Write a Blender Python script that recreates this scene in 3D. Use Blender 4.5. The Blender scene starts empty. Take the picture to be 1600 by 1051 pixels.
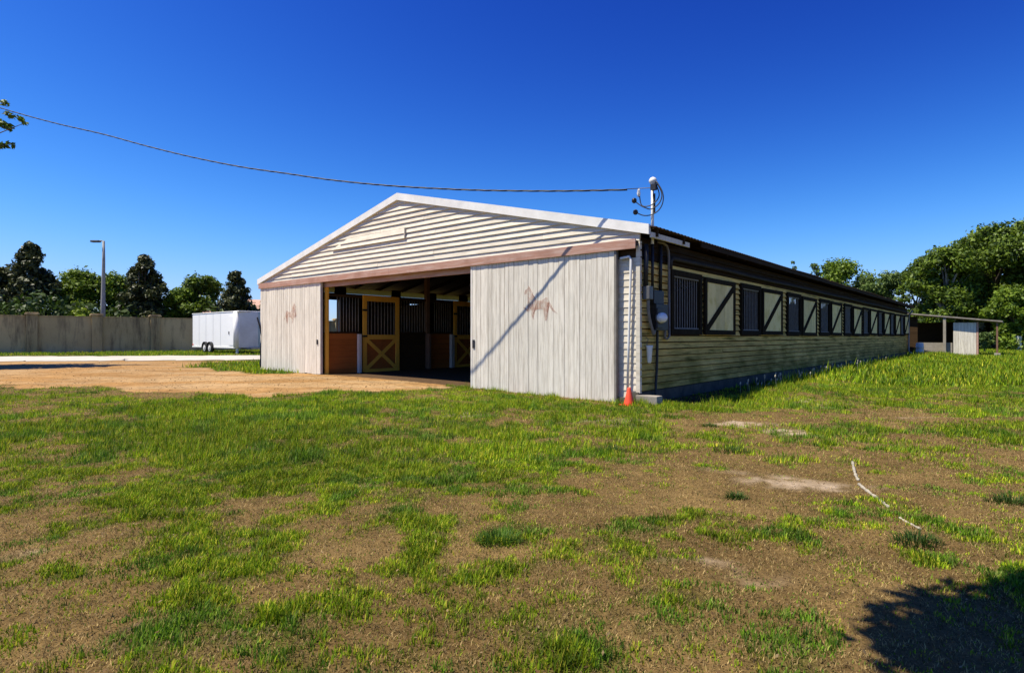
import bpy, bmesh, math, random
import numpy as np
from mathutils import Vector, Matrix
random.seed(7); RNG = np.random.default_rng(7)
S = bpy.context.scene
COL = S.collection

# ------------------------------------------------------------------ camera, sky, sun, exposure
F = 918.0 / 1600.0                    # focal length in image widths
CAMH = 1.3
cam_d = bpy.data.cameras.new('camera'); cam = bpy.data.objects.new('camera', cam_d); COL.objects.link(cam)
cam_d.sensor_width = 36.0; cam_d.lens = 36.0 * F; cam_d.clip_end = 3000; cam_d.clip_start = 0.05
cam.location = (0, 0, CAMH); cam.rotation_euler = (math.radians(90), 0, 0)
S.camera = cam
SUN_DIR = Vector((-1.258, -0.244, 2.6)).normalized()     # towards the sun
W = bpy.data.worlds.new('World'); S.world = W; W.use_nodes = True
wn = W.node_tree; wn.nodes.clear()
sky = wn.nodes.new('ShaderNodeTexSky'); sky.sky_type = 'NISHITA'; sky.sun_disc = False
sky.sun_elevation = math.asin(SUN_DIR.z); sky.sun_rotation = math.atan2(SUN_DIR.x, SUN_DIR.y)
sky.air_density = 1.0; sky.dust_density = 0.25; sky.ozone_density = 4.0; sky.altitude = 0
bg = wn.nodes.new('ShaderNodeBackground'); bg.inputs[1].default_value = 0.1
wo = wn.nodes.new('ShaderNodeOutputWorld')
sp_ = wn.nodes.new('ShaderNodeSeparateColor'); cm_ = wn.nodes.new('ShaderNodeCombineColor')
wn.links.new(sky.outputs[0], sp_.inputs[0])
for i_, (ga_, mu_, k_) in enumerate(((3.0, 0.064, 80.0), (3.0, 0.077, 80.0), (2.0, 0.30, 60.0))):     # deep polarised blue, paler low down
    pw = wn.nodes.new('ShaderNodeMath'); pw.operation = 'POWER'; pw.inputs[1].default_value = ga_
    dv = wn.nodes.new('ShaderNodeMath'); dv.operation = 'MULTIPLY_ADD'; dv.inputs[1].default_value = 1.0 / k_; dv.inputs[2].default_value = 1.0
    qt = wn.nodes.new('ShaderNodeMath'); qt.operation = 'DIVIDE'
    ml = wn.nodes.new('ShaderNodeMath'); ml.operation = 'MULTIPLY'; ml.inputs[1].default_value = mu_
    wn.links.new(sp_.outputs[i_], pw.inputs[0]); wn.links.new(pw.outputs[0], dv.inputs[0]); wn.links.new(pw.outputs[0], qt.inputs[0]); wn.links.new(dv.outputs[0], qt.inputs[1])
    wn.links.new(qt.outputs[0], ml.inputs[0]); wn.links.new(ml.outputs[0], cm_.inputs[i_])
wn.links.new(cm_.outputs[0], bg.inputs[0]); wn.links.new(bg.outputs[0], wo.inputs[0])
sun_d = bpy.data.lights.new('sun', 'SUN'); sun_d.energy = 5.0; sun_d.angle = math.radians(0.5); sun_d.color = (1.0, 0.93, 0.78)
sun = bpy.data.objects.new('sun', sun_d); COL.objects.link(sun)
sun.rotation_euler = SUN_DIR.to_track_quat('Z', 'Y').to_euler()
S.view_settings.view_transform = 'Standard'; S.view_settings.look = 'None'
S.view_settings.gamma = 1.0; S.view_settings.exposure = 0.62
S.render.engine = 'CYCLES'

# ------------------------------------------------------------------ helpers
def at(x, y, Z):
    """photo measurement (1600 px wide) -> world point at depth Z"""
    return Vector(((x - 800) / 918 * Z, Z, CAMH + (526 - y) / 918 * Z))
def G(x, y):
    """photo measurement -> point on level ground"""
    Z = CAMH * 918 / max(y - 526, 1); return ((x - 800) / 918 * Z, Z)
def tag(o, label=None, cat=None, group=None, kind=None):
    if label: o['label'] = label
    if cat: o['category'] = cat
    if group: o['group'] = group
    if kind: o['kind'] = kind
    return o
def link(name, me, mat=None, parent=None):
    o = bpy.data.objects.new(name, me); COL.objects.link(o)
    if mat is not None and me is not None and not me.materials: me.materials.append(mat)
    if parent is not None: o.parent = parent
    return o
def empty(name, loc=(0, 0, 0), rz=0.0, parent=None):
    o = bpy.data.objects.new(name, None); COL.objects.link(o)
    o.location = loc; o.rotation_euler = (0, 0, rz); o.empty_display_size = 0.3
    if parent: o.parent = parent
    return o
def bm_box(bm, lo, hi):
    x0, y0, z0 = lo; x1, y1, z1 = hi
    v = [bm.verts.new(p) for p in ((x0,y0,z0),(x1,y0,z0),(x1,y1,z0),(x0,y1,z0),(x0,y0,z1),(x1,y0,z1),(x1,y1,z1),(x0,y1,z1))]
    for f in ((3,2,1,0),(4,5,6,7),(0,1,5,4),(1,2,6,5),(2,3,7,6),(3,0,4,7)): bm.faces.new([v[i] for i in f])
    return v
def bm_bar(bm, a, b, w, h, up=(0,0,1)):
    """rectangular bar from a to b, width w (sideways) and height h (along up)"""
    a = Vector(a); b = Vector(b); d = (b - a).normalized(); u = Vector(up)
    s = d.cross(u).normalized() * w / 2; u2 = s.cross(d).normalized() * h / 2
    q = []
    for p in (a, b):
        for k, l in ((-1,-1),(1,-1),(1,1),(-1,1)): q.append(bm.verts.new(p + s * k + u2 * l))
    for f in ((3,2,1,0),(4,5,6,7),(0,1,5,4),(1,2,6,5),(2,3,7,6),(3,0,4,7)): bm.faces.new([q[i] for i in f])
def bm_tube(bm, pts, r, n=8, cap=True):
    """tube through pts; r is a number or a list of radii"""
    pts = [Vector(p) for p in pts]; rr = r if hasattr(r, '__len__') else [r] * len(pts)
    rings = []; ref = Vector((0.31, 0.17, 0.93))
    for i, p in enumerate(pts):
        d = (pts[min(i+1, len(pts)-1)] - pts[max(i-1, 0)]).normalized()
        if abs(d.dot(ref)) > 0.96: ref = Vector((0.93, 0.2, 0.1))
        s = d.cross(ref).normalized(); u = d.cross(s).normalized()
        rings.append([bm.verts.new(p + (s * math.cos(6.28319*k/n) + u * math.sin(6.28319*k/n)) * rr[i]) for k in range(n)])
    for a, b in zip(rings[:-1], rings[1:]):
        for k in range(n): bm.faces.new((a[k], a[(k+1) % n], b[(k+1) % n], b[k]))
    if cap:
        bm.faces.new(rings[0][::-1]); bm.faces.new(rings[-1])
def bm_lathe(bm, prof, n=20, o=(0,0,0)):
    rings = [[bm.verts.new((o[0]+r*math.cos(6.28319*k/n), o[1]+r*math.sin(6.28319*k/n), o[2]+z)) for k in range(n)] for r, z in prof]
    for a, b in zip(rings[:-1], rings[1:]):
        for k in range(n): bm.faces.new((a[k], a[(k+1) % n], b[(k+1) % n], b[k]))
    bm.faces.new(rings[0][::-1]); bm.faces.new(rings[-1])
def done(bm, name, mat, parent=None, bevel=0.0, smooth=False):
    bmesh.ops.recalc_face_normals(bm, faces=bm.faces[:])
    if bevel: bmesh.ops.bevel(bm, geom=bm.edges[:], offset=bevel, segments=2, affect='EDGES', profile=0.6)
    me = bpy.data.meshes.new(name); bm.to_mesh(me); bm.free()
    if smooth:
        me.polygons.foreach_set('use_smooth', [True] * len(me.polygons))
    return link(name, me, mat, parent)
def boxes(name, mat, parent, lst, bevel=0.0):
    bm = bmesh.new()
    for lo, hi in lst: bm_box(bm, lo, hi)
    return done(bm, name, mat, parent, bevel)
_unit = {}
def piece(name, mat, parent, lo, hi, rot=(0,0,0)):
    """cheap box that shares mesh data (no children under it)"""
    if mat.name not in _unit:
        bm = bmesh.new(); bm_box(bm, (-.5,-.5,-.5), (.5,.5,.5))
        bmesh.ops.recalc_face_normals(bm, faces=bm.faces[:])
        me = bpy.data.meshes.new('board'); bm.to_mesh(me); bm.free(); me.materials.append(mat); _unit[mat.name] = me
    o = bpy.data.objects.new(name, _unit[mat.name]); COL.objects.link(o); o.parent = parent
    o.location = [(a + b) / 2 for a, b in zip(lo, hi)]; o.scale = [max(b - a, 1e-4) for a, b in zip(lo, hi)]; o.rotation_euler = rot
    return o
def np_mesh(name, V, Fc, mat, parent=None, col=None, smooth=False):
    me = bpy.data.meshes.new(name); n = len(V); m, k = Fc.shape
    me.vertices.add(n); me.vertices.foreach_set('co', np.ascontiguousarray(V, dtype=np.float32).ravel())
    me.loops.add(m * k); me.loops.foreach_set('vertex_index', np.ascontiguousarray(Fc, dtype=np.int32).ravel())
    me.polygons.add(m); me.polygons.foreach_set('loop_start', np.arange(0, m * k, k, dtype=np.int32))
    if smooth: me.polygons.foreach_set('use_smooth', np.ones(m, dtype=bool))
    if col is not None:
        a = me.color_attributes.new('Col', 'FLOAT_COLOR', 'POINT')
        c = np.ones((n, 4), dtype=np.float32); c[:, :3] = col; a.data.foreach_set('color', c.ravel())
    me.update(); me.validate()
    return link(name, me, mat, parent)

# value noise in numpy
def _h(ix, iy, s):
    n = (ix.astype(np.int64) * 374761393 + iy.astype(np.int64) * 668265263 + s * 1274126177) & 0x7fffffff
    n = ((n ^ (n >> 13)) * 1274126177) & 0x7fffffff
    return ((n ^ (n >> 16)) & 0xffff) / 65535.0
def vnoise(x, y, s=0):
    ix = np.floor(x); iy = np.floor(y); fx = x - ix; fy = y - iy
    fx = fx*fx*(3-2*fx); fy = fy*fy*(3-2*fy)
    a = _h(ix, iy, s); b = _h(ix+1, iy, s); c = _h(ix, iy+1, s); d = _h(ix+1, iy+1, s)
    return (a*(1-fx)+b*fx)*(1-fy) + (c*(1-fx)+d*fx)*fy
def fbm(x, y, s=0, o=4):
    t = 0; a = 0.5; w = 0
    for i in range(o):
        t = t + a * vnoise(x * 2**i + 17.3*i, y * 2**i - 9.1*i, s + i); w += a; a *= 0.55
    return t / w
def sstep(a, b, x):
    t = np.clip((x - a) / (b - a), 0, 1); return t*t*(3-2*t)

# ------------------------------------------------------------------ materials
def nt(name):
    m = bpy.data.materials.new(name); m.use_nodes = True
    t = m.node_tree; b = t.nodes['Principled BSDF']; return m, t, b
def mixrgb(t, a, b, fac, mode='MIX'):
    n = t.nodes.new('ShaderNodeMix'); n.data_type = 'RGBA'; n.blend_type = mode
    for s, v in ((n.inputs[6], a), (n.inputs[7], b)):
        if isinstance(v, tuple): s.default_value = (*v, 1)
        else: t.links.new(v, s)
    if isinstance(fac, (int, float)): n.inputs[0].default_value = fac
    else: t.links.new(fac, n.inputs[0])
    return n.outputs[2]
def noise(t, scale, detail=4, vec=None, st=(1,1,1), rough=0.6, coord='Object'):
    if vec is None:
        tc = t.nodes.new('ShaderNodeTexCoord'); vec = tc.outputs[coord]
        if coord == 'World':
            pass
    mp = t.nodes.new('ShaderNodeMapping'); mp.inputs['Scale'].default_value = st
    t.links.new(vec, mp.inputs[0])
    n = t.nodes.new('ShaderNodeTexNoise'); n.inputs['Scale'].default_value = scale; n.inputs['Detail'].default_value = detail
    n.inputs['Roughness'].default_value = rough
    t.links.new(mp.outputs[0], n.inputs['Vector'])
    return n.outputs[0]
def ramp(t, fac, a, b):
    r = t.nodes.new('ShaderNodeMapRange'); r.inputs[1].default_value = a; r.inputs[2].default_value = b
    t.links.new(fac, r.inputs[0]); return r.outputs[0]
def bump(t, b, h, strength=0.4, dist=0.01):
    n = t.nodes.new('ShaderNodeBump'); n.inputs['Strength'].default_value = strength; n.inputs['Distance'].default_value = dist
    t.links.new(h, n.inputs['Height']); t.links.new(n.outputs[0], b.inputs['Normal'])
def wpos(t, barn=False):
    """world position, turned into the barn's axes when asked for"""
    g = t.nodes.new('ShaderNodeNewGeometry'); v = g.outputs['Position']
    if barn:
        r = t.nodes.new('ShaderNodeVectorRotate'); r.rotation_type = 'Z_AXIS'; r.inputs['Angle'].default_value = -BARN_RZ
        t.links.new(v, r.inputs['Vector']); v = r.outputs[0]
    return v
def simple(name, c, rough=0.6, metal=0.0, var=0.12, sc=6.0, spec=0.4, bmp=0.0):
    m, t, b = nt(name); v = wpos(t)
    n = noise(t, sc, 5, v)
    lo = tuple(x * (1 - var) for x in c); hi = tuple(min(x * (1 + var), 1) for x in c)
    t.links.new(mixrgb(t, lo, hi, ramp(t, n, 0.3, 0.7)), b.inputs['Base Color'])
    b.inputs['Roughness'].default_value = rough; b.inputs['Metallic'].default_value = metal
    b.inputs['Specular IOR Level'].default_value = spec
    if bmp: bump(t, b, noise(t, sc * 6, 6, v), bmp, 0.01)
    return m
BARN_RZ = math.atan2(-0.648, 0.762)
def wood(name, c, worn, st, amount=0.5, rvar=0.10, rough=0.8, stain=None, stain_rng=None, specks=0.5):
    """old painted or bare board: streaks along the grain, flaked spots, per-board tone; stain = mildew colour below a height"""
    m, t, b = nt(name); v = wpos(t, True)
    oi = t.nodes.new('ShaderNodeObjectInfo')
    add = t.nodes.new('ShaderNodeVectorMath'); add.operation = 'ADD'
    sc = t.nodes.new('ShaderNodeVectorMath'); sc.operation = 'SCALE'; sc.inputs[3].default_value = 37.0
    cmb = t.nodes.new('ShaderNodeCombineXYZ')
    for i in range(3): t.links.new(oi.outputs['Random'], cmb.inputs[i])
    t.links.new(cmb.outputs[0], sc.inputs[0]); t.links.new(v, add.inputs[0]); t.links.new(sc.outputs[0], add.inputs[1])
    vv = add.outputs[0]
    grain = noise(t, 3.0, 8, vv, st, 0.7)
    blot = noise(t, 1.6, 5, vv)
    col = mixrgb(t, c, worn, ramp(t, grain, 0.62 - 0.25*amount, 0.80))
    col = mixrgb(t, col, tuple(x * 0.8 for x in c), ramp(t, blot, 0.5, 0.75))
    fl = noise(t, 9.0, 6, vv, tuple(0.35 if s > 2 else 0.12 for s in st), 0.75)
    fl2 = t.nodes.new('ShaderNodeMath'); fl2.operation = 'MULTIPLY'; fl2.inputs[1].default_value = specks
    t.links.new(ramp(t, noise(t, 5.0, 8, vv, tuple(s * 0.5 for s in st), 0.75), 0.66, 0.72), fl2.inputs[0])
    col = mixrgb(t, col, tuple(x * 0.45 for x in worn), fl2.outputs[0])
    if stain:
        st2 = noise(t, 2.2, 5, v, (0.35, 0.35, 5.5), 0.6); col = mixrgb(t, col, tuple(x * .8 for x in stain), ramp(t, st2, 0.52, 0.70))
        sx = t.nodes.new('ShaderNodeSeparateXYZ'); t.links.new(v, sx.inputs[0])
        z = ramp(t, sx.outputs[2], stain_rng[1], stain_rng[0])
        mm = t.nodes.new('ShaderNodeMath'); mm.operation = 'MULTIPLY'
        t.links.new(z, mm.inputs[0]); t.links.new(ramp(t, noise(t, 0.9, 6, v, (1, 1, 2.2)), 0.25, 0.6), mm.inputs[1])
        col = mixrgb(t, col, stain, mm.outputs[0])
    hs = t.nodes.new('ShaderNodeHueSaturation'); t.links.new(col, hs.inputs['Color'])
    t.links.new(ramp(t, oi.outputs['Random'], 0 - (1 - rvar) / (2 * rvar), 1 + (1 - rvar) / (2 * rvar)), hs.inputs['Value']) if False else None
    mr = t.nodes.new('ShaderNodeMapRange'); mr.inputs[3].default_value = 1 - rvar; mr.inputs[4].default_value = 1 + rvar
    t.links.new(oi.outputs['Random'], mr.inputs[0]); t.links.new(mr.outputs[0], hs.inputs['Value'])
    t.links.new(hs.outputs[0], b.inputs['Base Color'])
    b.inputs['Roughness'].default_value = rough; b.inputs['Specular IOR Level'].default_value = 0.06
    bump(t, b, grain, 0.5, 0.006)
    return m

M = {}
M['door'] = wood('weathered_white_planks', (0.78, 0.72, 0.60), (0.34, 0.285, 0.21), (9, 9, 0.5), 0.7, 0.07, specks=0.8)
M['gable'] = wood('cream_lap_siding', (0.74, 0.67, 0.54), (0.40, 0.33, 0.23), (0.7, 0.7, 8), 0.65, 0.08)
M['side'] = wood('mildewed_lap_siding', (0.90, 0.60, 0.17), (0.46, 0.29, 0.075), (0.7, 0.7, 8), 0.65, 0.16, stain=(0.14, 0.12, 0.016), stain_rng=(0.15, 1.55))
M['header'] = wood('flaking_red_board', (0.46, 0.25, 0.18), (0.62, 0.50, 0.42), (0.5, 0.5, 9), 0.75, 0.05)
M['trim'] = simple('painted_metal_trim', (0.82, 0.79, 0.72), 0.5, 0.0, 0.10, 3.0)
M['roof'] = simple('rusty_roof_sheet', (0.06, 0.033, 0.018), 0.75, 0.1, 0.45, 2.0)
M['dark_wood'] = wood('dark_stained_wood', (0.040, 0.034, 0.028), (0.085, 0.072, 0.055), (6, 6, 1), 0.5, 0.2)
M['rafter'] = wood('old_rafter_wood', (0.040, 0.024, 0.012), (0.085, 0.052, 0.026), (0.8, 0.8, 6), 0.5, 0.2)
M['shut_frame'] = wood('black_painted_wood', (0.024, 0.018, 0.010), (0.06, 0.045, 0.025), (4, 4, 1), 0.4, 0.2, rough=0.95)
M['shut_panel'] = wood('beige_shutter_board', (0.94, 0.74, 0.32), (0.60, 0.43, 0.08), (1.3, 1.3, 0.9), 0.6, 0.10, specks=0.1)
M['bars'] = simple('grey_steel_bars', (0.22, 0.20, 0.17), 0.7, 0.0, 0.2, 8, 0.15)
M['concrete'] = simple('aged_concrete', (0.26, 0.23, 0.185), 0.9, 0, 0.35, 3.0, bmp=0.4)
M['shade_concrete'] = simple('shade_darkened_concrete', (0.085, 0.075, 0.055), 0.95, 0, 0.5, 2.0, bmp=0.4)  # foundation concrete darkened in colour to stand in for shade at the wall foot
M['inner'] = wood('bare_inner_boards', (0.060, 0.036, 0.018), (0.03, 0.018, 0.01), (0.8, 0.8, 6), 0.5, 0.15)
M['redwood'] = wood('red_brown_boards', (0.42, 0.13, 0.03), (0.26, 0.075, 0.02), (0.8, 0.8, 7), 0.5, 0.10)
M['yellow'] = wood('golden_pine', (0.95, 0.50, 0.07), (0.75, 0.35, 0.05), (5, 5, 1), 0.4, 0.06, rough=0.55)
M['post_white'] = wood('worn_white_post', (0.70, 0.66, 0.58), (0.4, 0.33, 0.25), (8, 8, 1), 0.5, 0.06)
M['post_grey'] = wood('grey_old_wood', (0.34, 0.30, 0.24), (0.2, 0.17, 0.13), (5, 5, 1), 0.5, 0.1)
M['post_brown'] = wood('brown_post', (0.22, 0.13, 0.085), (0.12, 0.07, 0.04), (8, 8, 1), 0.5, 0.06)
M['white_pipe'] = simple('white_pvc', (0.78, 0.76, 0.70), 0.45, 0, 0.08, 4)
M['grey_metal'] = simple('grey_enclosure', (0.13, 0.125, 0.115), 0.5, 0.4, 0.2, 9)
M['black'] = simple('black_plastic', (0.018, 0.018, 0.02), 0.5, 0, 0.2, 9)
M['cable'] = simple('cable_sheath', (0.035, 0.038, 0.045), 0.55, 0, 0.2, 9)
M['orange'] = simple('orange_cone', (0.85, 0.085, 0.03), 0.5, 0, 0.08, 9)
M['trailer'] = simple('white_trailer_skin', (0.88, 0.87, 0.85), 0.4, 0, 0.03, 1.0, 0.5)
M['trailer_nose'] = simple('shade_grey_nose', (0.55, 0.56, 0.58), 0.35, 0.5, 0.15, 1.5)  # shade on the trailer's turned-away front put into this grey
M['tyre'] = simple('tyre_rubber', (0.022, 0.022, 0.023), 0.8, 0, 0.2, 9)
M['white'] = simple('white_paint', (0.8, 0.79, 0.75), 0.5, 0, 0.06, 5)
M['lamp_pole'] = simple('concrete_lamp_pole', (0.30, 0.29, 0.27), 0.8, 0, 0.12, 4)
M['terracotta'] = simple('pale_tile_roof', (0.55, 0.33, 0.24), 0.8, 0, 0.2, 3)
M['stucco'] = simple('pale_stucco', (0.7, 0.66, 0.58), 0.9, 0, 0.08, 3)
M['barrel'] = simple('pale_blue_plastic', (0.50, 0.54, 0.56), 0.5, 0, 0.08, 5)
M['bark'] = simple('tree_bark', (0.11, 0.085, 0.06), 0.95, 0, 0.35, 3, bmp=0.6)
M['pale_bark'] = simple('pale_tree_bark', (0.30, 0.28, 0.24), 0.95, 0, 0.3, 3, bmp=0.6)
M['stone'] = simple('rough_block', (0.36, 0.33, 0.27), 0.9, 0, 0.25, 5, bmp=0.5)
# glass of the meter
m, t, b = nt('meter_glass'); b.inputs['Base Color'].default_value = (0.75, 0.76, 0.74, 1); b.inputs['Roughness'].default_value = 0.12
M['glass'] = m
# translucent fibreglass strip under the far eave
m, t, b = nt('fibreglass_strip')
tr = t.nodes.new('ShaderNodeBsdfTranslucent'); tr.inputs[0].default_value = (0.55, 0.50, 0.25, 1)
mx = t.nodes.new('ShaderNodeMixShader'); mx.inputs[0].default_value = 0.8
b.inputs['Base Color'].default_value = (0.7, 0.66, 0.40, 1)
t.links.new(b.outputs[0], mx.inputs[1]); t.links.new(tr.outputs[0], mx.inputs[2])
t.links.new(mx.outputs[0], t.nodes['Material Output'].inputs[0]); M['fibre'] = m
# faded paint mark
m, t, b = nt('faded_red_mark'); v = wpos(t)
b.inputs['Base Color'].default_value = (0.42, 0.17, 0.10, 1); b.inputs['Roughness'].default_value = 0.9
fd = t.nodes.new('ShaderNodeMath'); fd.operation = 'MULTIPLY'; fd.inputs[1].default_value = 0.52
t.links.new(ramp(t, noise(t, 9.0, 7, v, (1, 1, 0.5), 0.75), 0.36, 0.64), fd.inputs[0]); t.links.new(fd.outputs[0], b.inputs['Alpha']); M['mark'] = m
# stained wall panels
m, t, b = nt('stained_render_wall'); v = wpos(t)
c = mixrgb(t, (0.48, 0.345, 0.165), (0.58, 0.44, 0.23), ramp(t, noise(t, 0.6, 5, v), 0.3, 0.7))
c = mixrgb(t, c, (0.09, 0.065, 0.045), ramp(t, noise(t, 1.1, 6, v, (1, 1, 0.16), 0.72), 0.50, 0.70))
oi = t.nodes.new('ShaderNodeObjectInfo'); mr = t.nodes.new('ShaderNodeMapRange'); mr.inputs[3].default_value = .78; mr.inputs[4].default_value = 1.12; t.links.new(oi.outputs['Random'], mr.inputs[0])
hs = t.nodes.new('ShaderNodeHueSaturation'); t.links.new(c, hs.inputs['Color']); t.links.new(mr.outputs[0], hs.inputs['Value'])
c = mixrgb(t, hs.outputs[0], (0.05, 0.035, 0.022), ramp(t, noise(t, 0.55, 7, v, (1.6, 1.6, .5), 0.75), 0.60, 0.72))
t.links.new(c, b.inputs['Base Color']); b.inputs['Roughness'].default_value = 0.95; b.inputs['Specular IOR Level'].default_value = 0.1
bump(t, b, noise(t, 30, 5, v), 0.4, 0.01); M['wall'] = m
# road
m, t, b = nt('pale_concrete_road'); v = wpos(t)
c = mixrgb(t, (0.42, 0.37, 0.30), (0.54, 0.49, 0.42), ramp(t, noise(t, 0.5, 7, v), 0.3, 0.7))
c = mixrgb(t, c, (0.30, 0.24, 0.17), ramp(t, noise(t, 2.3, 7, v, (1, 1, 1), 0.7), 0.58, 0.75))
t.links.new(c, b.inputs['Base Color']); b.inputs['Roughness'].default_value = 0.95
bump(t, b, noise(t, 40, 5, v), 0.4, 0.01); M['road'] = m
# ground: colour of soil / turf per point, fine grain on top
m, t, b = nt('soil_and_turf'); v = wpos(t)
at_ = t.nodes.new('ShaderNodeVertexColor'); at_.layer_name = 'Col'
g1 = noise(t, 9, 8, v, (1, 1, 1), 0.75); g2 = noise(t, 70, 4, v, (1, 1, 1), 0.7)
c = mixrgb(t, at_.outputs[0], (0.0, 0.0, 0.0), 0.0)
k = t.nodes.new('ShaderNodeHueSaturation'); t.links.new(at_.outputs[0], k.inputs['Color'])
mu = t.nodes.new('ShaderNodeMath'); mu.operation = 'MULTIPLY'
a1 = t.nodes.new('ShaderNodeMapRange'); a1.inputs[1].default_value = 0.25; a1.inputs[2].default_value = 0.75; a1.inputs[3].default_value = 0.6; a1.inputs[4].default_value = 1.4; t.links.new(g1, a1.inputs[0])
a2 = t.nodes.new('ShaderNodeMapRange'); a2.inputs[1].default_value = 0.3; a2.inputs[2].default_value = 0.7; a2.inputs[3].default_value = 0.7; a2.inputs[4].default_value = 1.3; t.links.new(g2, a2.inputs[0])
t.links.new(a1.outputs[0], mu.inputs[0]); t.links.new(a2.outputs[0], mu.inputs[1]); t.links.new(mu.outputs[0], k.inputs['Value'])
t.links.new(k.outputs[0], b.inputs['Base Color']); b.inputs['Roughness'].default_value = 1.0; b.inputs['Specular IOR Level'].default_value = 0.05
bump(t, b, g1, 0.7, 0.03); M['ground'] = m
# grass blades
def blade_mat(name, transl=0.35):
    m, t, b = nt(name)
    a = t.nodes.new('ShaderNodeVertexColor'); a.layer_name = 'Col'
    t.links.new(a.outputs[0], b.inputs['Base Color']); b.inputs['Roughness'].default_value = 0.6; b.inputs['Specular IOR Level'].default_value = 0.2
    tr = t.nodes.new('ShaderNodeBsdfTranslucent'); t.links.new(a.outputs[0], tr.inputs[0])
    mx = t.nodes.new('ShaderNodeMixShader'); mx.inputs[0].default_value = transl
    t.links.new(b.outputs[0], mx.inputs[1]); t.links.new(tr.outputs[0], mx.inputs[2]); t.links.new(mx.outputs[0], t.nodes['Material Output'].inputs[0])
    return m
M['grass'] = blade_mat('grass_blades')
def leaf_mat(name, c1, c2, rough=0.55, transl=0.3, spec=0.3):
    m, t, b = nt(name)
    g = t.nodes.new('ShaderNodeNewGeometry')
    c = mixrgb(t, c1, c2, g.outputs['Random Per Island'])
    c = mixrgb(t, c, tuple(x * 0.55 for x in c1), ramp(t, noise(t, 0.9, 3, wpos(t)), 0.5, 0.7))
    t.links.new(c, b.inputs['Base Color']); b.inputs['Roughness'].default_value = rough; b.inputs['Specular IOR Level'].default_value = spec
    tr = t.nodes.new('ShaderNodeBsdfTranslucent'); t.links.new(c, tr.inputs[0])
    mx = t.nodes.new('ShaderNodeMixShader'); mx.inputs[0].default_value = transl
    t.links.new(b.outputs[0], mx.inputs[1]); t.links.new(tr.outputs[0], mx.inputs[2]); t.links.new(mx.outputs[0], t.nodes['Material Output'].inputs[0])
    return m
M['leaf_magnolia'] = leaf_mat('magnolia_leaves', (0.024, 0.034, 0.008), (0.105, 0.115, 0.030), 0.5, 0.12, 0.3)
M['leaf_mid'] = leaf_mat('mid_green_leaves', (0.075, 0.135, 0.008), (0.22, 0.31, 0.022))
M['leaf_oak'] = leaf_mat('oak_leaves', (0.034, 0.072, 0.006), (0.19, 0.27, 0.020))
M['leaf_dark'] = leaf_mat('dark_hedge_leaves', (0.020, 0.042, 0.006), (0.07, 0.12, 0.014))
M['leaf_pale'] = leaf_mat('pale_green_leaves', (0.09, 0.15, 0.03), (0.18, 0.25, 0.06))
M['leaf_lime'] = leaf_mat('lime_green_leaves', (0.22, 0.32, 0.015), (0.34, 0.42, 0.04))
M['moss'] = leaf_mat('grey_tree_moss', (0.17, 0.19, 0.12), (0.30, 0.32, 0.22))

# ------------------------------------------------------------------ the barn's axes
C0 = Vector((2.48, 11.4, 0.0)); AX = Vector((0.762, -0.648, 0)); AY = Vector((0.648, 0.762, 0))
def loc2w(x, y, z=0): return C0 + AX * x + AY * y + Vector((0, 0, z))
def w2loc(x, y): return ((x - C0.x) * AX.x + (y - C0.y) * AX.y, (x - C0.x) * AY.x + (y - C0.y) * AY.y)
BW, BL = 15.0, 38.4
RIDGE_X, RIDGE_Z, SLOPE = -7.35, 5.20, 0.236
def roof_z(x): return RIDGE_Z - SLOPE * abs(x - RIDGE_X)

# ------------------------------------------------------------------ ground
def poly_in(px, py, P):
    ins = np.zeros(px.shape, bool); n = len(P)
    for i in range(n):
        x0, y0 = P[i]; x1, y1 = P[(i + 1) % n]
        c = ((y0 > py) != (y1 > py)) & (px < (x1 - x0) * (py - y0) / (y1 - y0 + 1e-12) + x0)
        ins ^= c
    return ins
DIRT = [G(-330, 602), G(0, 606), G(150, 611), G(300, 619), G(420, 626), G(560, 621), G(650, 612), G(745, 603), loc2w(-4.4, 1)[:2], loc2w(-11, 1)[:2],
        G(500, 588), G(420, 589), G(350, 585), G(296, 577), G(330, 571), G(405, 567), G(0, 566), G(-330, 566)]
ROAD_L = [G(-700, 560), G(0, 560.5), G(200, 560), G(420, 559), G(700, 556)]
def ell(x, y, cx, cy, rx, ry):
    """soft patch of turf measured on the photo, laid on the ground in metres"""
    X, Z = G(cx, cy); ZA = G(cx, cy + ry)[1]; ZB = G(cx, cy - ry)[1]
    sx = rx / 918 * Z; sy = (ZB - ZA) / 2; Z = (ZA + ZB) / 2
    d = ((x - X) / sx) ** 2 + ((y - Z) / sy) ** 2
    return np.exp(-d * 0.9)
GREEN = [(230, 690, 330, 62, 1.3), (420, 770, 150, 34, .5), (760, 640, 170, 22, .9), (1250, 606, 330, 22, 1.6), (1560, 590, 260, 34, 1.0), (1090, 640, 160, 10, 1.4), (980, 690, 140, 16, .55),
         (1330, 690, 140, 18, .6), (1530, 880, 130, 46, .8), (250, 975, 150, 40, .75), (340, 900, 90, 26, .5), (660, 840, 60, 24, .45), (790, 850, 60, 50, .6), (520, 945, 140, 24, .4),
         (1110, 815, 100, 22, .6), (640, 720, 160, 30, .6), (980, 960, 70, 40, .5), (1000, 760, 60, 14, .4), (300, 605, 160, 6, .4), (1500, 655, 80, 10, .3), (720, 690, 160, 24, .5)]
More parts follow.
